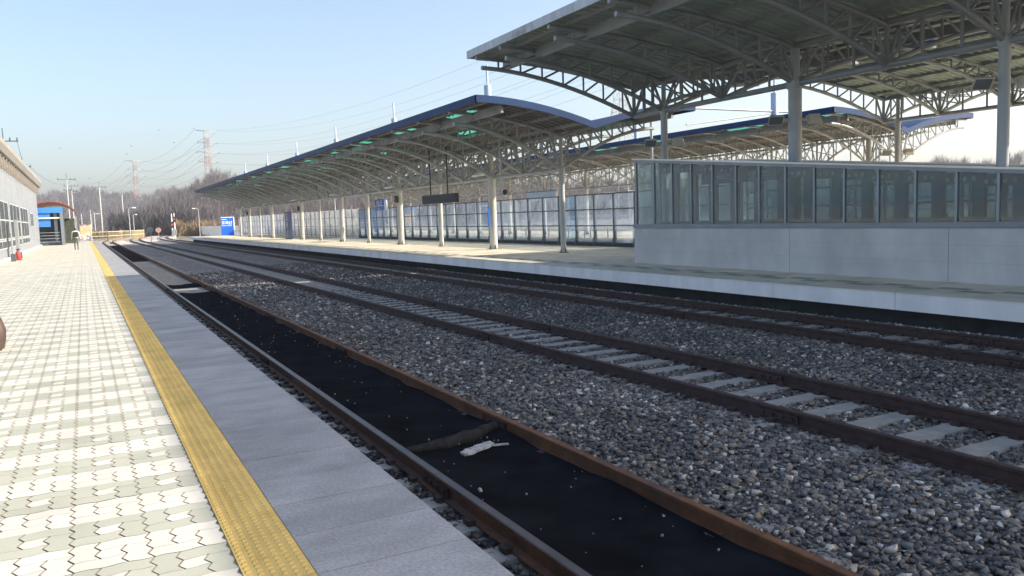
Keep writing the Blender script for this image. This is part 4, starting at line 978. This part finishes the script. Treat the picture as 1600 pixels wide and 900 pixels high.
ff = thing('slat_fence', (3, 152, -.8), 'tan slatted fence curving along the line beyond the platform end', 'fence')
P_ = [(-14, 146), (-4, 148), (3.5, 150), (7.5, 158), (10.2, 168)]
for (a, b) in zip(P_[:-1], P_[1:]):
    a = Vector((*a, 0)); b = Vector((*b, 0)); n = int((b - a).length / .16)
    mb = MB()
    for k in range(n): p = a.lerp(b, k / n); mb.bar(p + Vector((0, 0, -.8)), p + Vector((0, 0, 1.0 + random.uniform(-.03, .03))), .10, .03)
    mb.build('slat_panel', M_WOODF, ff)
    for z in (.25, .95): mb = MB(); mb.bar(a + Vector((0, -.05, z)), b + Vector((0, -.05, z)), .03, .08); mb.build('rail', mat('rail_pale', (.55, .48, .33), .8, 0, .1, 3), ff)
    mb = MB(); mb.bar(b + Vector((0, 0, -.8)), b + Vector((0, 0, 1.1)), .14, .14); mb.build('post', mat('post_dark', (.10, .07, .05), .9, 0, .1, 3), ff)

# ---------------------------------------------------------------- poles, lamps, signals, signs down the line
def utility_pole(x, y, ztop, arms, label, zb=-.85, r=.14):
    t = thing('utility_pole', (x, y, zb), label, 'utility pole', 'concrete utility poles by the line')
    mb = MB(); mb.path([(x, y, zb), (x, y, ztop - 1.3)], [r, r * .7], 8); mb.build('pole', mat('pole_concrete', (.50, .49, .46), .8, 0, .08, 2), t, smooth=True)
    mb = MB(); mb.tube((x, y, ztop - 1.3), (x, y, ztop), .045, 5); mb.build('tip_rod', M_DFRAME, t)
    for (dz, w) in arms:
        mb = MB(); z = ztop - dz; mb.box(x - w, x + w, y - .05, y + .05, z - .05, z + .05)
        for u in (-w + .08, w - .08, w * .45): mb.lathe((x + u, y, z + .05), [(.06, 0), (.09, .06), (.05, .14), (.08, .2), (.04, .3)], 7)
        mb.build('crossarm', M_DFRAME, t)
utility_pole(-6.0, 89.3, 11.2, [(1.2, 1.2)], 'utility pole rising behind the station roof at the far left', 0)
utility_pole(-6.7, 129.4, 11.6, [(1.3, 1.0)], 'second utility pole rising behind the station roof with short crossarm')
utility_pole(-2.1, 172.4, 12.1, [(1.3, 1.5), (3.3, .6)], 'tall twin armed utility pole right of the blue shelter')
utility_pole(-1.5, 183.5, 10.4, [(.3, 1.3), (1.4, .9)], 'utility pole just behind the tall twin armed pole')
utility_pole(4.0, 214.0, 12.4, [(1.2, 1.5)], 'white utility pole with crossarm in front of the ridge', -.85, .2)
utility_pole(9.5, 234.0, 11.3, [(2.2, .2)], 'white utility pole with dark tip right of the small hut', -.85, .2)
for (x, y, z, w) in [(3.0, 256, 6.2, 'left of the tallest bare pole'), (2.0, 249, 6.5, 'behind the poster board'), (7.9, 232, 5.8, 'beside the small hut'), (-.2, 236, 5.4, 'farthest left above the tan fence')]:
    t = thing('street_pole', (x, y, -.85), 'short pale pole ' + w, 'pole'); mb = MB(); mb.path([(x, y, -.85), (x, y, z)], [.16, .1], 7); mb.build('shaft', MATS['pole_concrete'], t)
    mb = MB(); mb.box(x - .5, x + .5, y - .05, y + .05, z - 1.3, z - 1.2); mb.build('crossarm', M_GREY, t)
def lamp_post(x, y, z, label, arm=.8, zb=-.85):
    t = thing('lamp_post', (x, y, zb), label, 'lamp post'); mb = MB(); mb.path([(x, y, zb), (x, y, z), (x + arm * .3, y, z + .12), (x + arm, y, z + .15)], [.09, .06, .05, .04], 7); mb.build('pole', M_GALV, t, smooth=True)
    mb = MB(); mb.box(x + arm * .7, x + arm * 1.5, y - .12, y + .12, z + .05, z + .2); mb.build('lamp_head', M_WHITE, t)
lamp_post(7.2, 155.2, 4.8, 'tall grey lamp post at the track bend')
lamp_post(8.9, 176, 3.9, 'shorter lamp post just behind the tall one at the bend', .5)
lamp_post(19.2, 160.4, 4.5, 'lamp post behind the low white fence near the pylon', -.7)
lamp_post(2.4, 262, 5.6, 'pale lamp post far beyond the tan fence', 1.4)
lamp_post(31.5, 112, 4.6, 'lamp post standing behind the tall white panel fence', -.8, -.8)
def signal(x, y, ztop, zh, label):
    t = thing('railway_signal', (x, y, -.75), label, 'signal')
    mb = MB(); mb.path([(x, y, -.75), (x, y, ztop)], [.12, .09], 8); mb.lathe((x, y, ztop), [(.09, 0), (.02, .35)], 8); mb.build('mast', M_WHITE, t)
    mb = MB(); mb.box(x - .26, x + .22, y - .3, y - .08, zh - .5, zh + .5); h = mb.build('signal_head', M_BLACK, t)
    mb = MB(); n = 12
    mb.add([(x - .02 + .13 * math.cos(2 * math.pi * j / n), y - .31, zh + .13 * math.sin(2 * math.pi * j / n)) for j in range(n)], [tuple(range(n))])
    m = bpy.data.materials.get('signal_red')
    if m is None:
        m = bpy.data.materials.new('signal_red'); m.use_nodes = True; b = m.node_tree.nodes['Principled BSDF']; b.inputs['Base Color'].default_value = (.6, .02, .02, 1); b.inputs['Emission Color'].default_value = (1, .05, .04, 1); b.inputs['Emission Strength'].default_value = .5
    mb.build('lamp_lens', m, h, recalc=False)
    mb = MB(); mb.box(x + .1, x + .3, y - .2, y + .1, -.2, .9); mb.build('relay_box', M_GREY, t)
signal(13.2, 146.3, 3.3, 1.75, 'left of two white railway signals, its dark head set lower')
signal(15.1, 162.4, 3.6, 2.75, 'right of two white railway signals, its red head set higher')
def round_sign(x, y, z, r, mtl, label, zb=-.75):
    t = thing('round_sign', (x, y, zb), label, 'sign'); mb = MB(); mb.tube((x, y, zb), (x, y, z), .04, 6); mb.build('post', M_GALV, t)
    mb = MB(); n = 20; a = [(x + r * math.cos(2 * math.pi * j / n), y - .05, z + r * math.sin(2 * math.pi * j / n)) for j in range(n)]; b = [(p[0], y - .08, p[2]) for p in a]
    mb.add(a + b, [tuple(range(n)), tuple(range(2 * n - 1, n - 1, -1))] + [(j, (j + 1) % n, n + (j + 1) % n, n + j) for j in range(n)]); mb.build('disc', mtl, t)
round_sign(7.0, 104, 1.2, .34, mat('sign_slate', (.20, .23, .26), .5, 0, .2, 4), 'dark round disc sign on a thin post between the tracks')
round_sign(10.7, 141.8, .95, .42, mat('sign_faded_red', (.38, .20, .18), .5, 0, .2, 4), 'faded red round sign beyond the tracks')
round_sign(7.0, 189, .7, .38, MATS['sign_faded_red'], 'faded red round sign against the dark thicket beside the lamp post')
t = thing('point_marker', (3.4, 128, -.7), 'small black switch marker beside the nearest rail at the bend', 'marker')
mb = MB(); mb.box(3.2, 3.6, 127.8, 128.1, -.72, -.45); mb.build('box', M_BLACK, t); mb = MB(); mb.tube((3.4, 128, -.5), (3.4, 128, -.2), .04, 6); mb.build('lever', M_WHITE, t)
t = thing('hut', (7.4, 223.3, -.8), 'small dark hut with a low gable roof behind the fence', 'hut')
mb = MB(); mb.box(6.2, 8.4, 222, 225, -.8, 2.2); mb.build('wall', mat('hut_dark', (.09, .08, .08), .9, 0, .2, 1), t)
mb = MB(); mb.add([(5.5, 221.5, 2.1), (9.0, 221.5, 2.1), (7.3, 221.5, 3.1), (5.5, 225.5, 2.1), (9.0, 225.5, 2.1), (7.3, 225.5, 3.1)], [(0, 1, 2), (5, 4, 3), (0, 2, 5, 3), (1, 4, 5, 2), (0, 3, 4, 1)]); mb.build('roof', mat('hut_roof', (.10, .12, .17), .6, 0, .1, 1), t)

# ---------------------------------------------------------------- haze: the air between here and the hills
mb = MB(); mb.box(-900, 1050, -90, 1120, -2.6, 80)
hz = bpy.data.materials.new('haze_air'); hz.use_nodes = True; hz.node_tree.nodes.clear()
ho = hz.node_tree.nodes.new('ShaderNodeOutputMaterial'); hv = hz.node_tree.nodes.new('ShaderNodeVolumePrincipled')
hv.inputs['Color'].default_value = (.86, .90, .98, 1); hv.inputs['Density'].default_value = .00050; hv.inputs['Anisotropy'].default_value = .3
hz.node_tree.links.new(hv.outputs[0], ho.inputs['Volume'])
tag(mb.build('haze', hz), 'thin pale haze in the air between the platforms and the far hills', 'haze', None, 'stuff')
# ---------------------------------------------------------------- pylons and wires
def pylon(x, y, zb, H_, base, label, rot=0.35, th=.15):
    t = thing('pylon', (x, y, zb), label, 'pylon')
    def half(z):
        f = z / H_
        return base / 2 * (1 - f / .58) + 1.35 * (f / .58) if f < .58 else 1.35 - .55 * (f - .58) / .42
    c, s = math.cos(rot), math.sin(rot)
    def P(u, v, z): return (x + u * c - v * s, y + u * s + v * c, zb + z)
    lv = [0, .14, .26, .36, .45, .52, .58, .63, .68, .74, .79, .84, .88, .93, 1.0]
    mb = MB()
    cor = ((1, 1), (-1, 1), (-1, -1), (1, -1))
    for a, b in zip(lv[:-1], lv[1:]):
        za, zc = a * H_, b * H_; ha, hb = half(za), half(zc)
        for k in range(4):
            (u, v), (u2, v2) = cor[k], cor[(k + 1) % 4]
            mb.tube(P(u * ha, v * ha, za), P(u * hb, v * hb, zc), th, 4)
            mb.tube(P(u * ha, v * ha, za), P(u2 * hb, v2 * hb, zc), th * .38, 3); mb.tube(P(u2 * ha, v2 * ha, za), P(u * hb, v * hb, zc), th * .38, 3)
            mb.tube(P(u * hb, v * hb, zc), P(u2 * hb, v2 * hb, zc), th * .5, 3)
    mb.build('lattice_body', M_PYLON, t)
    tips = []
    for (f, w) in ((1.0, 6.4), (.88, 5.2), (.785, 6.4), (.69, 5.2)):
        mb = MB(); z = f * H_; h = half(z)
        for sgn in (-1, 1):
            tip = P(sgn * w, 0, z + (.0 if f == 1 else .4))
            for v in (-h, h):
                mb.tube(P(sgn * h, v, z), tip, th * .6, 3); mb.tube(P(sgn * h, v, z + (2.4 if f < 1 else -.8)), tip, th * .5, 3)
            tips.append(tip)
            if f < 1: mb.path([tip, (tip[0], tip[1], tip[2] - .5), (tip[0] + .9, tip[1] - .9, tip[2] - 1.0)], .16, 5)
        mb.build('cross_arm', M_PYLON if f > 1 else mat('pylon_arm', (.30, .27, .26), .6, .2, .1, 1), t)
    return tips
t1 = pylon(36.0, 643, -2, 51, 15, 'distant red and white lattice pylon left of the signals')
t2 = pylon(61.5, 460, -2, 53.5, 12.5, 'nearer red and white lattice pylon rising behind the canopy tip')
t3 = pylon(121, 167, -1, 52, 11, 'lattice pylon seen through the high canopy trusses', .35, .1)
def span(a, b, sag, r):
    a = Vector(a); b = Vector(b); mb_pts = []
    for k in range(25):
        f = k / 24; p = a.lerp(b, f); p.z -= sag * 4 * f * (1 - f); mb_pts.append(p)
    return mb_pts
for k, nm in enumerate(['top left', 'top right', 'upper left arm', 'upper right arm', 'middle left arm', 'middle right arm', 'lower left arm', 'lower right arm']):
    mb = MB(); dz = 0 if k < 2 else -.5
    a, b, c = Vector(t1[k]), Vector(t2[k]), Vector(t3[k]); d = c + (c - b) * .6
    for v in (a, b, c, d): v.z += dz
    for (p, q, sg_, rr) in ((a, b, 7, .05), (b, c, 9, .03), (c, d, 4, .02), (a + (a - b) * 1.2, a, 8, .06)): mb.path(span(p, q, sg_, rr), rr, 4)
    tag(mb.build('power_line', M_DFRAME), 'thin overhead wire strung from the %s of each pylon' % nm, 'wire')
for (a, b, nm) in [((-4.9, 89.3, 10.1), (-5.8, 129.4, 10.3), 'first'), ((-5.8, 129.4, 10.3), (-.8, 172.4, 10.9), 'second'), ((-.8, 172.4, 10.9), (5.2, 214, 11.2), 'third'), ((5.2, 214, 11.2), (9.6, 234, 9.2), 'fourth')]:
    mb = MB(); mb.path(span(a, b, 1.6, .02), .022, 4); tag(mb.build('power_line', M_DFRAME), 'low wire between the %s pair of roadside utility poles' % nm, 'wire')
bird = None
for k, (x, z) in enumerate([(20.0, 27.5), (24.0, 24.5), (12.0, 21.5), (13.5, 24.0), (30.5, 29.5), (2.5, 15.5), (-4.0, 24.0)]):
    y = 240
    if bird is None:
        mb = MB(); mb.add([(x, y - .2, z), (x, y + .2, z), (x - .38, y, z + .1), (x + .38, y, z + .12), (x, y, z - .1), (x, y, z + .08)], [(0, 4, 2), (4, 1, 2), (0, 2, 5), (5, 2, 1), (0, 3, 4), (4, 3, 1), (0, 5, 3), (5, 1, 3)])
        me = mb.build('bird', M_BLACK); me.data.transform(Matrix.Translation((-x, -y, -z))); me.location = (x, y, z); bird = me
        tag(bird, 'small dark bird flying in the pale sky above the pylons', 'bird', 'birds in the sky')
    else:
        c = bird.copy(); scene.collection.objects.link(c); c.location = (x, y + k * 3, z); c.rotation_euler.z = k
